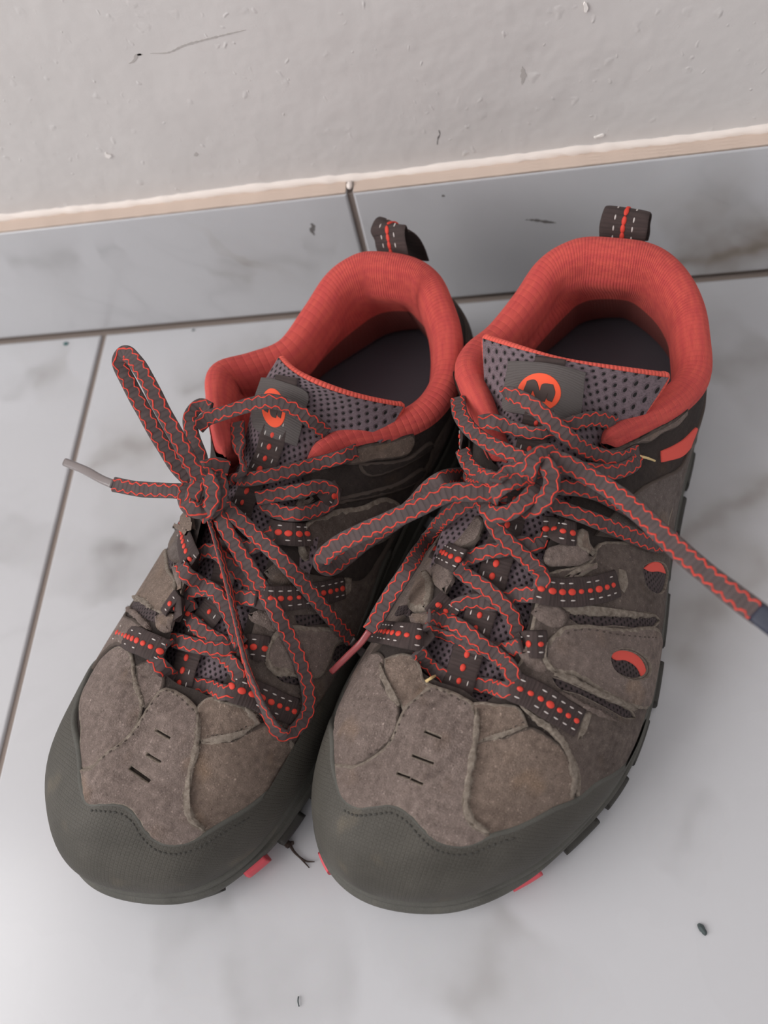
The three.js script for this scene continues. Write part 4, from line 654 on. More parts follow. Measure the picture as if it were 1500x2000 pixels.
  edgeStrip(s, [[1090, 1182], [1110, 1192], [1150, 1196], [1210, 1199], [1272, 1202]], 0.24, { t: 0.2, seed: 65 });
  edgeStrip(s, [[1080, 1316], [1110, 1325], [1160, 1350], [1200, 1368], [1232, 1384]], 0.28, { t: 0.3, seed: 66 });
  edgeStrip(s, [[1064, 1252], [1060, 1276], [1068, 1300], [1082, 1313]], 0.26, { t: 0.3, seed: 67 });
  edgeStrip(s, [[1056, 1342], [1100, 1358], [1150, 1384], [1200, 1408]], 0.2, { t: 0.2, seed: 68, mat: M.suede });
  // outer heel and collar side
  piece(s, 'collar_panel', [[1180, 880], [1215, 855], [1262, 828], [1310, 800], [1334, 792], [1340, 808], [1322, 830], [1292, 845], [1268, 862], [1240, 868], [1216, 880], [1196, 906], [1178, 900]], M.suede, { t: 0.12, seed: 21 });
  piece(s, 'coral_accent', [[1290, 881], [1330, 861], [1360, 836], [1364, 850], [1346, 875], [1300, 901], [1291, 903]], M.coralFlat, { t: 0.09, bevel: 0.05, fray: 0, edge: M.coralFlat, label: 'coral rubber slash on the outer heel' });
  piece(s, 'heel_panel', [[1160, 1046], [1200, 1000], [1238, 964], [1290, 932], [1336, 896], ['uv', 3.0, 0.42], ['uv', 2.2, 0.36], ['uv', 2.2, 0.08], ['uv', 3.2, 0.08], ['uv', 4.2, 0.08], ['uv', 4.9, 0.08], [1300, 1052], [1250, 1060]], M.suedeGrey, { t: 0.1, seed: 22 });
  piece(s, 'heel_counter', [...around(18.6, 23.1, 0.35, 0.08), ['uv', 23.1, 0.34], ['uv', 22.2, 0.5], ['uv', 21.2, 0.62], ['uv', 20.2, 0.55], ['uv', 19.2, 0.4], ['uv', 18.6, 0.3]], M.suedeGrey, { t: 0.1, seed: 23 });
  // inner side
  piece(s, 'quarter_panel', [...around(14.9, 18.5, 0.3, 0.08), ['uv', 18.5, 0.3], ['uv', 17.6, 0.5], ['uv', 17.0, 0.62], ['uv', 16.4, 0.7], ['uv', 15.6, 0.7], ['uv', 15.1, 0.55], ['uv', 14.9, 0.35]], M.suede, { t: 0.1, seed: 24 });
  piece(s, 'collar_panel', [[880, 748], [898, 728], [912, 770], [916, 810], [908, 850], [914, 890], [932, 930], [908, 962], [880, 985], [852, 992], [850, 930], [858, 870], [870, 800]], M.suede, { t: 0.12, seed: 25 });
  piece(s, 'eyelet_panel', [[826, 1090], [842, 1020], [880, 1000], [930, 1004], [946, 1028], [936, 1060], [900, 1076], [868, 1078], [850, 1070]], M.suede, { t: 0.13, seed: 26 });
  piece(s, 'eyelet_lobe', [[804, 1170], [822, 1134], [834, 1117], [842, 1124], [846, 1160], [838, 1194], [818, 1198], [802, 1188]], M.suedeTan, { t: 0.25, bevel: 0.18, seed: 27, edge: M.rawEdge });
  piece(s, 'eyelet_lobe', [[850, 1110], [868, 1102], [888, 1110], [912, 1145], [904, 1166], [872, 1162], [852, 1142]], M.suede, { t: 0.25, bevel: 0.2, seed: 28, edge: M.suede });
  piece(s, 'eyelet_lobe', [[804, 1208], [830, 1199], [864, 1210], [870, 1224], [838, 1230], [810, 1224]], M.suedeTan, { t: 0.25, bevel: 0.18, seed: 29, edge: M.suede });
  piece(s, 'vent_mesh', [[784, 1186], [806, 1190], [802, 1204], [776, 1200]], M.vent, { t: 0.12, bevel: 0.03, fray: 0, edge: M.vent });
  // lace loops and the tape down the tongue
  tape(s, 'lace_loop', [[1060, 1033, 0.3], [1078, 1034, 0.34], [1098, 1038, 0.26], [1124, 1043, 0.18]]);
  tape(s, 'lace_loop', [[1046, 1148, 0.3], [1066, 1153, 0.36], [1100, 1157, 0.3], [1150, 1154, 0.26], [1180, 1148, 0.26], [1206, 1139, 0.12]], { width: 1.05 });
  tape(s, 'lace_loop', [[1010, 1240, 0.25], [1020, 1252, 0.34], [1040, 1258, 0.32], [1068, 1258, 0.2]]);
  tape(s, 'lace_loop', [[992, 1332, 0.25], [1006, 1341, 0.36], [1040, 1356, 0.3], [1085, 1383, 0.24], [1132, 1412, 0.14]], { width: 1.05 });
  tape(s, 'lace_loop', [[900, 1096, 0.28], [880, 1087, 0.32], [850, 1072, 0.2]]);
  tape(s, 'lace_loop', [[890, 1206, 0.25], [874, 1195, 0.34], [846, 1172, 0.2]]);
  tape(s, 'lace_loop', [[834, 1250, 0.25], [818, 1245, 0.34], [780, 1239, 0.28], [730, 1232, 0.16]], { width: 1.0 });
  tape(s, 'lace_loop', [[912, 884, 0.25], [902, 866, 0.34], [902, 838, 0.2]]);
  tape(s, 'tongue_tape', [[893, 1352, 0.22], [908, 1300, 0.2], [930, 1230, 0.16], [952, 1160, 0.14], [974, 1090, 0.14], [1000, 1000, 0.12], [1030, 900, 0.1], [1056, 800, 0.08], [1076, 700, 0.08]], { S: s.tongue_, width: 1.15, every: 0.42, parent: tongue });
  const lab = flatMark(s, s.tongue_, 'logo_label', [[998, 706], [1064, 712], [1142, 729], [1134, 780], [1122, 822], [1060, 816], [992, 802]], M.label, tongue, 0.16, 0.05);
  const mark = s.tongue_;
  flatMark(s, mark, 'emblem', ellipse(1056, 767, 38, 36), M.print, lab, 0.2, 0.03);
  flatMark(s, mark, 'emblem_letter', [[1031, 773], [1036, 745], [1047, 743], [1058, 766], [1063, 752], [1081, 753], [1084, 768], [1078, 786], [1070, 782], [1072, 769], [1066, 786], [1056, 784], [1046, 764], [1041, 776]], M.printDark, lab, 0.225, 0.03);
  pullLoop(s, [[-0.3, 7.2, 2.0], [-0.35, 8.2, 1.5], [-0.4, 8.75, 1.2], [-0.4, 9.1, 0.85], [-0.4, 8.85, 0.45], [-0.4, 8.2, 0.3], [-0.4, 7.0, 0.1]], [[0, 0.2, 1], [0, 0.2, 1], [0, 0.5, 1], [0, 1, 0.1], [0, 0.4, -1], [0, 0.1, -1], [0, 0.1, -1]], 1.95);
  // the lace
  buildLace(s, [
    { p: [[1006, 1346, 0.3], [985, 1348, 0.35], [955, 1340, 0.25], [905, 1334, 0.12], [862, 1318, 0.2], [838, 1300, 0.3], [816, 1272, 0.3]] },
    { p: [[838, 1204, 0.25], [862, 1210, 0.4], [900, 1226, 0.5], [940, 1258, 0.5], [975, 1284, 0.5], [996, 1306, 0.45], [1008, 1338, 0.25]], wob: 0.15 },
    { p: [[826, 1226, 0.3, 50], [856, 1236, 0.35, 60], [890, 1248, 0.35, 60], [930, 1262, 0.25], [980, 1270, 0.2], [1018, 1262, 0.15]] },
    { p: [[894, 1108, 0.3], [914, 1126, 0.5], [945, 1146, 0.55], [980, 1178, 0.5], [1002, 1206, 0.45], [1012, 1246, 0.25]], wob: 0.15 },
    { p: [[884, 1190, 0.25, 40], [902, 1178, 0.4, 50], [930, 1174, 0.4, 30], [965, 1178, 0.3], [1010, 1162, 0.35], [1050, 1162, 0.25]] },
    { p: [[968, 985, 1.2], [960, 1012, 1.0], [975, 1040, 0.8], [1005, 1070, 0.6], [1040, 1102, 0.5], [1060, 1130, 0.45], [1056, 1152, 0.25]], wob: 0.15 },
    { p: [[896, 1102, 0.25], [918, 1090, 0.4], [948, 1078, 0.5], [985, 1072, 0.5], [1020, 1062, 0.4], [1044, 1066, 0.35], [1066, 1048, 0.25]] },
    // down to the knot from the top holes
    { p: [[894, 778, -7.9], [900, 812, -8.4], [922, 842, -8.7], [955, 866, -9.0], [990, 882, -9.3], [1030, 900, -9.5]], wob: 0.15 },
    { p: [[904, 880, -7.9], [914, 905, -8.3], [935, 925, -8.7], [970, 940, -9.2]] },
    { p: [[936, 824, 0.7, 30], [965, 824, 0.8, 20], [1000, 836, 0.6, 30], [1050, 846, 0.6, 40], [1100, 832, 0.6, 20], [1160, 818, 0.4], [1200, 826, 0.1]], wob: 0.1 },
    { p: [[984, 768, 0.8, 40], [1002, 772, 0.9], [1040, 792, 1.0], [1080, 826, 1.0], [1120, 862, 0.9], [1160, 886, 0.6], [1210, 896, 0.4], [1246, 882, 0.15]], wob: 0.1 },
    { p: [[1244, 886, 0.1], [1240, 904, 0.4], [1200, 922, 0.6], [1140, 918, 0.8], [1080, 912, 1.0], [1040, 918, 1.1]] },
    // long free end to the right
    { p: [[1032, 900, 1.2], [1060, 893, 1.4], [1100, 903, 1.4], [1150, 930, 1.3], [1200, 962, -9.2], [1250, 1003, -9.6], [1300, 1050, -10.1], [1350, 1095, -10.6], [1420, 1152, -11.3], [1486, 1202, -11.9]], w: 0.68, wob: 0.12, flat: 0.85 },
    // right bow loop
    { p: [[1040, 940, 0.9], [1085, 950, 0.7], [1150, 958, 0.45], [1220, 990, 0.35], [1280, 1030, 0.3], [1308, 1056, 0.3], [1280, 1064, 0.3], [1220, 1040, 0.35], [1150, 1012, 0.45], [1090, 990, 0.6], [1044, 968, 0.9]], wob: 0.5 },
    // left bow loop over the gap
    { p: [[1000, 950, 1.4], [950, 936, 1.3], [905, 930, 1.1], [862, 938, -8.0], [832, 960, -7.4], [805, 990, -6.9], [770, 1020, -6.5], [720, 1052, -6.2], [676, 1088, -6.0], [645, 1108, -6.6], [628, 1096, -7.4], [648, 1072, -8.0], [700, 1043, -8.5], [760, 1017, -8.9], [820, 990, -9.2], [880, 962, -9.4], [930, 962, 1.5], [990, 962, 1.5]], w: 0.7, wob: 0.12, flat: 0.7 },
    // short free end to the lower left
    { p: [[990, 970, 1.2], [930, 975, 1.0], [880, 1004, 0.9], [835, 1052, 0.8], [795, 1114, -7.4], [758, 1170, -6.9], [722, 1232, -6.4]], wob: 0.2, flat: 0.7 },
    // the knot
    { p: [[948, 968, 0.9], [945, 985, 1.3], [962, 1004, 1.7], [992, 1002, 1.8], [1018, 985, 1.8], [1040, 962, 1.7], [1050, 948, 1.4]], wob: 0.1 },
    { p: [[960, 985, 1.3], [965, 966, 1.7], [985, 948, 1.9], [1010, 938, 1.8], [1034, 934, 1.5]], wob: 0.1 },
    { p: [[1020, 1000, 1.2], [1052, 988, 1.7], [1072, 962, 1.9], [1078, 934, 1.9], [1066, 908, 1.8], [1048, 900, 1.5]], wob: 0.1 },
    { p: [[1030, 940, 1.5], [1034, 918, 1.9], [1044, 894, 1.9], [1066, 882, 1.6], [1084, 886, 1.2]], wob: 0.1 },
    { p: [[968, 940, 1.2], [995, 922, 1.6], [1025, 918, 1.8], [1048, 934, 1.6]], wob: 0.1 },
  ], [[[722, 1232, -6.4], [706, 1254, -6.1], [680, 1280, -5.5], [648, 1312, -4.8]], Object.assign([[1478, 1196, -11.85], [1510, 1221, -12.1], [1570, 1268, -12.6]], { mat: M.agletNavy, width: 0.62, thick: 0.22 })]);
}
// ---------------------------------------------------------------- left-hand shoe of the picture
{
  const s = shoes.left = new Shoe(SHAPE.left), B = s.body; s.tipMaterial = M.aglet; s.tipWidth = 0.36;
  s.lugs = Array.from({ length: 26 }, (_, i) => { const c = 0.3 + i * 21 / 26; return [c, 0.26 + 0.06 * (i % 2), false, c > 10.4 && c < 14.6 ? 0.1 : 0.1 + 0.06 * ((i * 7) % 3)]; });
  for (const [c, h] of [[13.2, 0.12], [9.1, 0.2]]) { s.lugs = s.lugs.filter((l) => Math.abs(l[0] - c) > 0.36); s.lugs.push([c, h, true, c > 12 ? 0.27 : 0.2]); }
  put('upper', B.mesh(), M.nubuck, s.group);
  buildSole(s);
  const tongue = buildCollar(s);
  piece(s, 'toe_cap', [...around(4.6, 15.6, 0.3, 0.004), ['uv', 15.6, 0.1], [152, 1424], [158, 1450], [163, 1484], [166, 1530], [177, 1562], [216, 1564], [244, 1568], [268, 1584], [288, 1614], [312, 1636], [344, 1642], [376, 1634], [424, 1606], [480, 1572], [520, 1540], [560, 1508], [592, 1484], [632, 1446], ['uv', 5.6, 0.14], ['uv', 4.6, 0.09]], M.rubberGrid, { t: 0.2, bevel: 0.12, fray: 0, edge: M.rubber, sink: 0.05 });
  { const m = seam(s, B, [[178, 1580], [216, 1582], [240, 1586], [262, 1602], [282, 1632], [308, 1654], [344, 1661], [380, 1652], [430, 1622], [486, 1588]], { gap: 0.2, l: 0.14, w: 0.09, h: 0.07, lift: 0.2 }); put('stitching', m, M.rubberDark, s.group); }
  piece(s, 'rand', [...around(15.5, 25.7, 0.3, 0.004), ...around(25.7, 15.5, 0.3, 0.075)], M.rubberDark, { t: 0.14, bevel: 0.1, fray: 0, edge: M.rubberDark });
  piece(s, 'toe_panel', [[160, 1500], [160, 1420], [170, 1340], [198, 1292], [230, 1264], [258, 1276], [264, 1300], [266, 1334], [280, 1376], [270, 1416], [250, 1444], [212, 1474], [184, 1500]], M.suede, { t: 0.1, seed: 33, edge: M.rawEdge });
  piece(s, 'eyelet_panel', [[266, 1302], [284, 1292], [304, 1288], [318, 1308], [322, 1338], [300, 1374], [284, 1384], [270, 1340]], M.suede, { t: 0.11, seed: 34 });
  piece(s, 'eyelet_panel', [[388, 1378], [402, 1366], [440, 1370], [474, 1378], [502, 1402], [508, 1412], [488, 1424], [460, 1440], [395, 1452], [386, 1424]], M.suedeTan, { t: 0.12, seed: 35, edge: M.rawEdge, stitch: { path: [[396, 1440], [458, 1430], [486, 1414]], gap: 0.2 } });
  piece(s, 'toe_panel', [[388, 1454], [460, 1442], [490, 1424], [522, 1410], [556, 1436], [568, 1458], [560, 1492], [558, 1514], [520, 1550], [480, 1582], [424, 1616], [400, 1630], [368, 1604], [362, 1570], [374, 1510]], M.suedeTan, { t: 0.1, seed: 36 });
  piece(s, 'vamp_panel', [[318, 1347], [350, 1352], [368, 1364], [384, 1380], [391, 1394], [390, 1430], [382, 1480], [371, 1530], [366, 1556], [368, 1580], [378, 1602], [404, 1618], [376, 1644], [340, 1652], [308, 1644], [284, 1620], [264, 1592], [242, 1577], [216, 1573], [172, 1570], [164, 1534], [160, 1502], [184, 1498], [212, 1470], [250, 1440], [270, 1412], [292, 1378]], M.suede,
    { t: 0.17, bevel: 0.12, seed: 37, edge: M.rawEdge, holes: [slit(309, 1427, 335, 1442, 4.5), slit(291, 1472, 318, 1488, 5), slit(256, 1499, 296, 1527, 8)], stitch: { path: [[196, 1490], [226, 1464], [260, 1438], [280, 1408], [300, 1376], [326, 1352], [352, 1364], [378, 1388]], gap: 0.27, l: 0.12, lift: 0.17, w: 0.07, mat: M.threadMid } });
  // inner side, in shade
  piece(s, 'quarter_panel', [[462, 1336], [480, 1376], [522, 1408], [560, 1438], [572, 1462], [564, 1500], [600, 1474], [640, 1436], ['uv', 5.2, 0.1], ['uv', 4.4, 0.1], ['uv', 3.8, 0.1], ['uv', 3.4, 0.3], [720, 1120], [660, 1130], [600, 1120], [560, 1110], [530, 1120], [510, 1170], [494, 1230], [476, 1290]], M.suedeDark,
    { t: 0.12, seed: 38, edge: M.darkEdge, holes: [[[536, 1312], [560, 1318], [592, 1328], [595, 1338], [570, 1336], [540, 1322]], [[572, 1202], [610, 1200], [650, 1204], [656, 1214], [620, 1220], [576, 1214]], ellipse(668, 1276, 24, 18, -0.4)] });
  for (const a of [[[530, 1308], [560, 1314], [596, 1324], [600, 1342], [570, 1340], [536, 1326]], [[566, 1198], [650, 1200], [662, 1216], [620, 1224], [570, 1218]], ellipse(668, 1276, 26, 20, -0.4)]) piece(s, 'vent_mesh', a, M.vent, { t: 0.012, bevel: 0.02, fray: 0, edge: M.vent });
  piece(s, 'quarter_tab', [[528, 1246], [542, 1228], [556, 1222], [600, 1224], [650, 1228], [672, 1246], [650, 1262], [640, 1290], [618, 1322], [586, 1322], [552, 1312], [530, 1310], [516, 1296], [518, 1268]], M.suede, { t: 0.14, base: 0.1, bevel: 0.14, seed: 39, edge: M.rawEdge });
  piece(s, 'eyelet_lobe', [[484, 1196], [510, 1192], [540, 1202], [548, 1220], [536, 1234], [510, 1222], [488, 1208]], M.suede, { t: 0.24, bevel: 0.2, seed: 40, edge: M.suede });
  piece(s, 'eyelet_lobe', [[508, 1110], [540, 1100], [580, 1108], [600, 1124], [580, 1136], [530, 1136]], M.suedeDark, { t: 0.24, bevel: 0.2, seed: 41, edge: M.suedeDark });
  piece(s, 'fold_edge', [[672, 1128], [682, 1130], [678, 1158], [668, 1162]], M.rawEdge, { t: 0.2, bevel: 0.1, edge: M.rawEdge, seed: 44 });
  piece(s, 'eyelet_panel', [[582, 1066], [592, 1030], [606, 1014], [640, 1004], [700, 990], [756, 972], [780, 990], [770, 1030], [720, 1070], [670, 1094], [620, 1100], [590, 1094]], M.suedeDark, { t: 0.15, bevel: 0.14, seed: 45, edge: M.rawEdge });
  piece(s, 'collar_panel', [[620, 898], [650, 872], [700, 862], [760, 856], [806, 846], [808, 866], [798, 884], [770, 894], [724, 900], [690, 908], [650, 904]], M.suedeTan, { t: 0.12, seed: 46 });
  piece(s, 'side_stripe', [[700, 906], [800, 890], [842, 862], [846, 872], [806, 900], [704, 918]], M.nubuck, { t: 0.12, seed: 47 });
  piece(s, 'side_stripe', [[660, 972], [760, 948], [830, 918], [832, 930], [764, 962], [662, 984]], M.nubuck, { t: 0.12, seed: 48 });
  piece(s, 'heel_panel', [...around(0.4, 3.6, 0.3, 0.08), ['uv', 3.6, 0.4], ['uv', 2.8, 0.46], ['uv', 1.6, 0.5], ['uv', 0.4, 0.55]], M.suedeGrey, { t: 0.1, seed: 49 });
  // outer side, left edge of the shoe
  piece(s, 'quarter_panel', [[224, 1262], [250, 1270], [300, 1280], [322, 1272], [318, 1250], [300, 1240], [270, 1214], [246, 1188], ['uv', 16.4, 0.3], ['uv', 16.2, 0.08], ['uv', 15.6, 0.08], ['uv', 15.2, 0.25], [206, 1276]], M.suede, { t: 0.12, seed: 50 });
  piece(s, 'vent_mesh', [[258, 1168], [270, 1172], [306, 1200], [302, 1216], [270, 1202], [252, 1188]], M.vent, { t: 0.03, bevel: 0.03, fray: 0, edge: M.vent });
  piece(s, 'quarter_panel', [[262, 1164], [282, 1128], [300, 1098], [318, 1072], [328, 1084], [334, 1116], [346, 1140], [342, 1162], [328, 1188], [324, 1204], [304, 1194], [280, 1176], ['uv', 16.9, 0.35], ['uv', 16.9, 0.1], ['uv', 17.6, 0.1], ['uv', 17.4, 0.4]].slice(0, 12), M.suedeTan, { t: 0.14, seed: 51, edge: M.rawEdge });
  piece(s, 'side_panel', [...around(16.5, 19.4, 0.3, 0.08), ['uv', 19.4, 0.4], ['uv', 18.4, 0.5], ['uv', 17.6, 0.42], ['uv', 16.9, 0.38], ['uv', 16.5, 0.28]], M.suede, { t: 0.1, seed: 52 });
  piece(s, 'heel_counter', [...around(19.3, 21.5, 0.3, 0.08), ['uv', 21.5, 0.55], ['uv', 20.4, 0.55], ['uv', 19.3, 0.42]], M.suedeGrey, { t: 0.1, seed: 53 });
  piece(s, 'vent_mesh', [[324, 1072], [334, 1056], [342, 1080], [342, 1106], [334, 1112]], M.vent, { t: 0.04, bevel: 0.03, fray: 0, edge: M.vent });
  piece(s, 'eyelet_panel', [[338, 1050], [346, 1010], [356, 996], [368, 1004], [372, 1050], [366, 1100], [346, 1100]], M.suedeGrey, { t: 0.13, seed: 54 });
  piece(s, 'eyelet_lobe', [[308, 1206], [330, 1196], [352, 1208], [360, 1222], [352, 1234], [324, 1236], [310, 1226]], M.suedeTan, { t: 0.25, bevel: 0.2, seed: 55, edge: M.suede });
  piece(s, 'eyelet_lobe', [[340, 1108], [358, 1100], [380, 1126], [392, 1146], [372, 1162], [352, 1150]], M.suede, { t: 0.22, bevel: 0.2, seed: 56, edge: M.suede });
  piece(s, 'eyelet_lobe', [[366, 1014], [374, 1008], [384, 1036], [388, 1050], [376, 1050]], M.suedeTan, { t: 0.3, bevel: 0.14, seed: 57, edge: M.rawEdge });
  piece(s, 'eyelet_lobe', [[542, 980], [560, 966], [600, 964], [612, 978], [590, 990], [552, 994]], M.suede, { t: 0.2, bevel: 0.18, seed: 58, edge: M.suede });
  edgeStrip(s, [[388, 1394], [389, 1430], [381, 1480], [370, 1530], [367, 1570], [376, 1598], [400, 1616]], 0.28, { t: 0.27, seed: 71 });
  edgeStrip(s, [[478, 1380], [492, 1396], [505, 1414]], 0.3, { seed: 72, fray: 0.08 });
  edgeStrip(s, [[396, 1448], [430, 1444], [464, 1436], [490, 1420]], 0.26, { t: 0.2, seed: 73, fray: 0.08 });
  edgeStrip(s, [[558, 1438], [568, 1456], [566, 1478], [570, 1496]], 0.3, { seed: 74, fray: 0.08 });
  edgeStrip(s, [[264, 1304], [266, 1334], [274, 1360], [282, 1380]], 0.18, { t: 0.17, seed: 75 });
  edgeStrip(s, [[530, 1250], [520, 1270], [520, 1292], [532, 1308], [560, 1314], [586, 1322]], 0.24, { t: 0.32, seed: 76, fray: 0.07 });
  edgeStrip(s, [[604, 1018], [592, 1034], [586, 1064], [594, 1090]], 0.24, { t: 0.26, seed: 77 });
  edgeStrip(s, [[264, 1166], [282, 1174], [304, 1192]], 0.18, { t: 0.24, seed: 78 });
  edgeStrip(s, [[250, 1188], [272, 1206], [296, 1232]], 0.22, { t: 0.2, seed: 79, mat: M.suede });
  tape(s, 'lace_loop', [[322, 1276, 0.25], [306, 1268, 0.34], [272, 1253, 0.28], [230, 1236, 0.14]], { width: 1.0 });
  tape(s, 'lace_loop', [[372, 1200, 0.25], [360, 1194, 0.36], [340, 1186, 0.26], [328, 1172, 0.14]]);
  tape(s, 'lace_loop', [[388, 1096, 0.25], [372, 1090, 0.34], [362, 1066, 0.26], [354, 1016, 0.16]]);
  tape(s, 'lace_loop', [[522, 1036, 0.28], [542, 1040, 0.36], [570, 1043, 0.28], [606, 1044, 0.16]]);
  tape(s, 'lace_loop', [[498, 1160, 0.28], [518, 1168, 0.36], [570, 1168, 0.28], [630, 1158, 0.24], [672, 1148, 0.12]]);
  tape(s, 'lace_loop', [[454, 1250, 0.28], [466, 1260, 0.36], [500, 1264, 0.26], [524, 1268, 0.16]]);
  tape(s, 'lace_loop', [[450, 1338, 0.28], [464, 1346, 0.36], [500, 1358, 0.28], [540, 1376, 0.24], [576, 1390, 0.12]], { width: 1.05 });
  tape(s, 'lace_loop', [[636, 952, 0.3], [648, 966, 0.4], [660, 974, 0.2]]);
  tape(s, 'tongue_tape', [[353, 1356, 0.22], [368, 1300, 0.2], [392, 1230, 0.16], [424, 1180, 0.14], [452, 1080, 0.14], [484, 970, 0.12], [520, 900, 0.1], [536, 850, 0.1], [552, 790, 0.08], [562, 736, 0.08]], { S: s.tongue_, width: 1.15, every: 0.42, parent: tongue });
  const lab = flatMark(s, s.tongue_, 'logo_label', [[519, 738], [560, 748], [600, 764], [592, 820], [579, 872], [540, 858], [504, 838]], M.label, tongue, 0.16, 0.05);
  flatMark(s, s.tongue_, 'emblem', ellipse(540, 798, 21, 38, -0.06), M.print, lab, 0.2, 0.03);
  flatMark(s, s.tongue_, 'emblem_letter', [[524, 804], [527, 776], [534, 774], [542, 798], [545, 782], [555, 784], [556, 800], [552, 818], [547, 814], [548, 802], [544, 818], [538, 816], [533, 796], [530, 808]], M.printDark, lab, 0.225, 0.03);
  pullLoop(s, [[-0.3, 7.1, 1.7], [-0.4, 8.1, 1.3], [-0.6, 8.7, 1.0], [-0.8, 9.1, 0.6], [-0.7, 8.85, 0.2], [-0.4, 8.0, 0.1], [-0.3, 6.8, 0.0]], [[0.1, 0.2, 1], [-0.2, 0.2, 1], [-0.35, 0.5, 1], [-0.3, 1, 0.1], [0.3, 0.4, -1], [0.1, 0.1, -1], [0, 0.1, -1]], 1.95);
  buildLace(s, [
    { p: [[298, 1282, 0.3], [318, 1306, 0.3], [340, 1322, 0.25], [376, 1336, 0.12], [410, 1342, 0.25], [440, 1352, 0.35], [466, 1348, 0.25]] },
    { p: [[316, 1256, 0.35], [336, 1250, 0.5], [370, 1258, 0.55], [410, 1266, 0.5], [440, 1268, 0.5], [466, 1262, 0.3]], wob: 0.15 },
    { p: [[368, 1208, 0.25], [384, 1222, 0.4], [406, 1240, 0.4], [430, 1252, 0.4], [460, 1266, 0.25]] },
    { p: [[420, 1270, 0.35], [440, 1285, 0.4], [460, 1306, 0.4], [472, 1334, 0.25]] },
    { p: [[352, 1100, 0.25], [366, 1124, 0.45], [396, 1142, 0.55], [424, 1160, 0.55], [446, 1196, 0.5], [462, 1240, 0.4], [470, 1258, 0.25]], wob: 0.15 },
    { p: [[376, 1194, 0.25], [362, 1166, 0.5], [384, 1152, 0.5], [412, 1152, 0.45], [450, 1164, 0.4], [500, 1170, 0.3]] },
    { p: [[384, 1094, 0.25], [400, 1076, 0.5], [424, 1080, 0.5], [446, 1100, 0.45], [480, 1130, 0.4], [510, 1160, 0.25]] },
    { p: [[400, 1010, 0.8], [440, 1040, 0.6], [480, 1070, 0.5], [520, 1052, 0.4], [536, 1036, 0.3]] },
    { p: [[410, 940, 1.2], [440, 936, 1.1], [500, 934, 0.8], [560, 922, 0.6], [620, 906, 0.5], [670, 892, 0.35], [696, 880, 0.1]], wob: 0.1 },
    { p: [[500, 974, 0.7], [540, 966, 0.6], [590, 958, 0.5], [625, 950, 0.5], [648, 958, 0.4], [650, 976, 0.3], [624, 994, 0.35], [580, 1004, 0.4], [544, 1000, 0.45], [510, 980, 0.5]], wob: 0.25 },
    { p: [[404, 920, 1.2], [388, 884, -9.0], [374, 845, -9.1], [372, 812, -9.2], [390, 792, -9.2], [412, 800, 0.6]], wob: 0.2 },
    { p: [[386, 836, -9.3, 40], [404, 818, -9.4, 30], [440, 806, -9.7], [490, 790, -9.9], [530, 784, 0.9], [570, 796, 0.8], [606, 820, 0.6], [636, 846, 0.15]], wob: 0.12 },
    { p: [[464, 826, 0.5, 60], [466, 860, 0.5, 70], [474, 900, 0.6, 60], [470, 930, 0.8]], wob: 0.1 },
    // upright bow loop
    { p: [[392, 936, -10.0], [372, 902, -10.6], [344, 850, -11.4], [312, 792, -12.0], [288, 744, -12.3], [264, 706, -12.3], [244, 690, -12.1], [234, 706, -11.8], [254, 752, -11.4], [284, 808, -10.9], [318, 868, -10.2], [350, 916, -9.6], [380, 946, -9.2]], wob: 0.12, flat: 0.7 },
    // free end to the left
    { p: [[392, 966, -9.0], [360, 960, -8.9], [320, 958, -8.8], [270, 955, -8.6], [222, 946, -8.4]], w: 0.62, wob: 0.1, flat: 0.8 },
    // hanging bow loop and the other free end
    { p: [[398, 980, 1.2, 20], [412, 1020, 0.9, 70], [428, 1076, 0.8, 80], [446, 1146, 0.8, 84], [462, 1216, 0.7, 84], [478, 1290, 0.6, 80], [500, 1352, 0.5, 76], [524, 1402, 0.35, 70], [552, 1436, 0.3, 40], [576, 1426, 0.3], [600, 1392, 0.35], [602, 1350, 0.4], [588, 1296, 0.4], [566, 1246, 0.4], [536, 1192, 0.5], [500, 1130, 0.6], [462, 1070, 0.7], [428, 1010, 0.9], [412, 975, 1.2]], wob: 0.06 },
    { p: [[416, 966, 1.2], [452, 1000, 0.9], [500, 1046, 0.7], [550, 1094, 0.6], [600, 1150, 0.5], [646, 1206, 0.4], [684, 1250, 0.25]], wob: 0.12 },
    // knot
    { p: [[366, 946, -9.40], [360, 968, -9.70], [372, 992, -9.93], [392, 998, -9.85], [408, 984, -9.62]], wob: 0.1 },
    { p: [[378, 1008, -9.40], [374, 984, -9.78], [382, 954, -10.00], [398, 930, -9.93], [414, 918, -9.70]], wob: 0.1 },
    { p: [[392, 1010, -9.47], [410, 990, -9.93], [416, 960, -10.07], [404, 930, -10.00], [390, 916, -9.70]], wob: 0.1 },
    { p: [[372, 930, -9.47], [396, 914, -9.85], [424, 908, -9.78], [446, 916, -9.40]], wob: 0.1 },
    { p: [[424, 926, -9.55], [432, 956, -9.70], [424, 986, -9.62], [400, 1008, -9.40]], wob: 0.1 },
  ], [[[222, 946, -8.4], [200, 937, -8.3], [165, 918, -8.1], [128, 903, -7.9]], [[684, 1250, 0.25], [700, 1266, 0.2], [716, 1284, 0.15]]]);
}
tag(shoes.right.group, 'grey-brown suede trail shoe standing right of its mate, lace end trailing to the right', 'shoe', 'pair of worn trail shoes');
tag(shoes.left.group, 'grey-brown suede trail shoe standing left of its mate, dented toe, lace loop sticking up', 'shoe', 'pair of worn trail shoes');
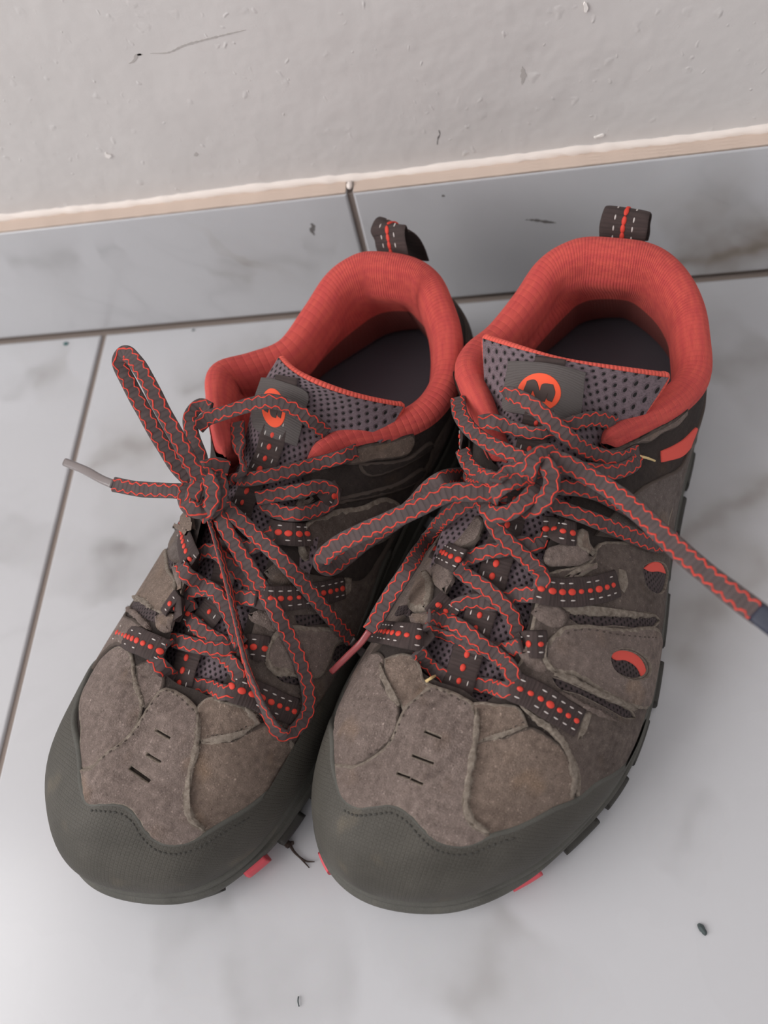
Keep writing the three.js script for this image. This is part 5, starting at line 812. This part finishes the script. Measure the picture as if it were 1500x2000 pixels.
// ---------------------------------------------------------------- small things
const rod = (pts, r, k = 7, taper = 0.5) => {   // slightly knobbly stick through points in metres
  const c = new THREE.CatmullRomCurve3(pts), n = 40, g = new THREE.TubeGeometry(c, n, 1, k), p = g.attributes.position, q = V();
  for (let i = 0; i <= n; i++) { const ctr = c.getPointAt(i / n), rr = r * lerp(1, taper, i / n) * (1 + 0.2 * noise(i * 0.7, r * 4000)); for (let j = 0; j <= k; j++) { const a = i * (k + 1) + j; q.fromBufferAttribute(p, a).sub(ctr).multiplyScalar(rr).add(ctr); p.setXYZ(a, q.x, q.y, q.z); } }
  g.computeVertexNormals(); return g;
};
const pebble = (r, seed, sx, sy, sz) => { const g = new THREE.IcosahedronGeometry(r, 3), p = g.attributes.position; for (let i = 0; i < p.count; i++) { const k = 1 + 0.35 * noise(p.getX(i) / r * 1.4 + seed, p.getY(i) / r * 1.4, p.getZ(i) / r * 1.4); p.setXYZ(i, p.getX(i) * k * sx, p.getY(i) * k * sy, p.getZ(i) * k * sz); } g.computeVertexNormals(); return g; };
const at0 = (x, y, h = 0) => atHeight(x, y, h);
{
  M.twig = new THREE.MeshStandardMaterial({ color: '#5b4a42', roughness: 0.9, bumpMap: cm(napBump, 1), bumpScale: 0.0004 });
  const t = new THREE.Group(); t.name = numbered('twig'); const o = at0(570, 1655); t.position.copy(o); scene.add(t);
  tag(t, 'short dry forked brown twig lying on the tiles between the two toes', 'twig');
  const P = (x, y, h) => at0(x, y, h).sub(o);
  put('stem', rod([P(538, 1627, 0.0022), P(552, 1640, 0.0022), P(566, 1652, 0.0019)], 0.0016, 8, 0.85), M.twig, t);
  put('stem', rod([P(566, 1650, 0.0018), P(574, 1663, 0.0013), P(588, 1677, 0.001)], 0.0007), M.twig, t);
  put('branch', rod([P(586, 1675, 0.001), P(598, 1682, 0.0008), P(614, 1683, 0.0014)], 0.00045), M.twig, t);
  put('branch', rod([P(586, 1675, 0.001), P(596, 1686, 0.0007), P(604, 1695, 0.0006)], 0.00042), M.twig, t);
  put('knot', pebble(0.0009, 3, 1, 0.8, 1), M.twig, t).position.copy(P(570, 1647, 0.0016));
  M.crumb = new THREE.MeshStandardMaterial({ color: '#4a5252', roughness: 0.9 }); M.teal = new THREE.MeshStandardMaterial({ color: '#1f5a58', roughness: 0.6 });
  const crumb = (x, y, r, m, label, s = [1, 0.7, 1.5], seed = 1, turn = 0.5) => { const c = put('crumb', pebble(r, seed, ...s), m); c.position.copy(at0(x, y)); c.position.y = r * s[1] * 0.8; c.rotation.y = turn; tag(c, label, 'crumb'); };
  crumb(1371, 1815, 0.0014, M.crumb, 'dark grey crumb of grit on the bare tile at lower right', [0.8, 0.6, 1.5], 2, 0.5);
  crumb(129, 672, 0.0013, M.teal, 'tiny teal speck on the left tile near the baseboard', [1.3, 0.3, 0.9], 5, 0);
  crumb(378, 645, 0.0007, M.crumb, 'tiny dark speck on the tile just below the baseboard joint', [1.2, 0.5, 0.9], 6, 0.4);
  const hair = put('fibre', rod([at0(583, 1946, 0.0006), at0(582, 1955, 0.0009), at0(584, 1966, 0.0006)], 0.00028, 6, 0.8), M.crumb); tag(hair, 'short dark fibre on the tile at the bottom centre', 'fibre');
  M.straw = new THREE.MeshStandardMaterial({ color: '#d9bd86', roughness: 0.6 });
  const on = (s, x, y, l) => s.toWorld(s.place([x, y, l]).p);
  const seed = put('seed_husk', rod([on(shoes.right, 832, 1331, 0.35), on(shoes.right, 841, 1325, 0.42), on(shoes.right, 850, 1320, 0.35)], 0.0006, 8, 0.7), M.straw); tag(seed, 'pale straw husk caught beside the lacing above the right shoe toe', 'husk');
  const sp = put('splinter', rod([on(shoes.right, 1248, 891, 0.2), on(shoes.right, 1262, 894, 0.26), on(shoes.right, 1279, 900, 0.2)], 0.0006, 7, 0.7), M.straw); tag(sp, 'thin pale splinter stuck to the outer side of the right shoe', 'splinter');
}
// scuffs and chips that belong to wall and baseboard: thin smears with an uneven outline
{
  const wall = scene.getObjectByName('wall_back'), board = scene.getObjectByName('baseboard_back');
  M.scuff = new THREE.MeshStandardMaterial({ color: '#6e6a68', roughness: 0.9 }); M.scuffPale = new THREE.MeshStandardMaterial({ color: '#b4aeaa', roughness: 0.9 }); M.chip = new THREE.MeshStandardMaterial({ color: '#efe9e4', roughness: 0.7 });
  const smear = (parent, z, pts, w, m, thick = 0.00012) => {
    const q = smoothPath(pts, 3, false).map(([x, y]) => atDepth(x, y, z)), a = [], b = [], n = q.length;
    q.forEach((p, i) => { const d = q[Math.min(i + 1, n - 1)].clone().sub(q[Math.max(0, i - 1)]).normalize(), o = V(-d.y, d.x, 0), e = w * (0.25 + Math.sin(Math.PI * (i + 0.5) / n)) * (0.8 + 0.9 * noise(i * 0.6, w * 9000 + pts[0][0])); a.push(p.clone().addScaledVector(o, e)); b.unshift(p.clone().addScaledVector(o, -e)); });
    const e = new THREE.ExtrudeGeometry(new THREE.Shape([...a, ...b].map((p) => new THREE.Vector2(p.x, p.y))), { depth: thick, bevelEnabled: false }); e.translate(0, 0, z);
    put('scuff', e, m, parent);
  };
  smear(wall, WALL_Z, [[857, 254], [859, 262], [855, 271], [854, 282]], 0.00045, M.scuff);
  smear(wall, WALL_Z, [[252, 124], [262, 118], [267, 108], [278, 106]], 0.0006, M.scuffPale);
  smear(wall, WALL_Z, [[268, 107], [276, 106]], 0.0005, M.scuff);
  smear(wall, WALL_Z, [[294, 104], [330, 102], [356, 90], [390, 80], [430, 70], [480, 58]], 0.0004, M.scuffPale);
  smear(wall, WALL_Z, [[379, 304], [384, 301], [386, 304]], 0.0007, M.scuffPale);
  smear(wall, WALL_Z, [[206, 298], [212, 304], [217, 302]], 0.0009, M.chip, 0.0006);
  smear(wall, WALL_Z, [[1020, 130], [1022, 150], [1019, 165]], 0.0008, M.scuffPale);
  smear(wall, WALL_Z, [[1141, 4], [1145, 14], [1143, 22]], 0.0007, M.chip, 0.0008);
  smear(wall, WALL_Z, [[1160, 268], [1170, 265], [1180, 262]], 0.0008, M.chip, 0.0006);
  smear(wall, WALL_Z, [[950, 312], [956, 309]], 0.0007, M.scuff);
  smear(board, BASE_Z, [[607, 436], [612, 442], [609, 450], [614, 459]], 0.0011, M.scuff);
  smear(board, BASE_Z, [[1026, 429], [1046, 430], [1066, 433], [1086, 435]], 0.0007, M.scuff);
  smear(board, BASE_Z, [[863, 382], [869, 383]], 0.0006, M.scuff);
}
scene.traverse((o) => { delete o.userData.__n; if (o.isLight || o.isMesh) o.castShadow = o.receiveShadow = true; });
renderer.render(scene, camera);
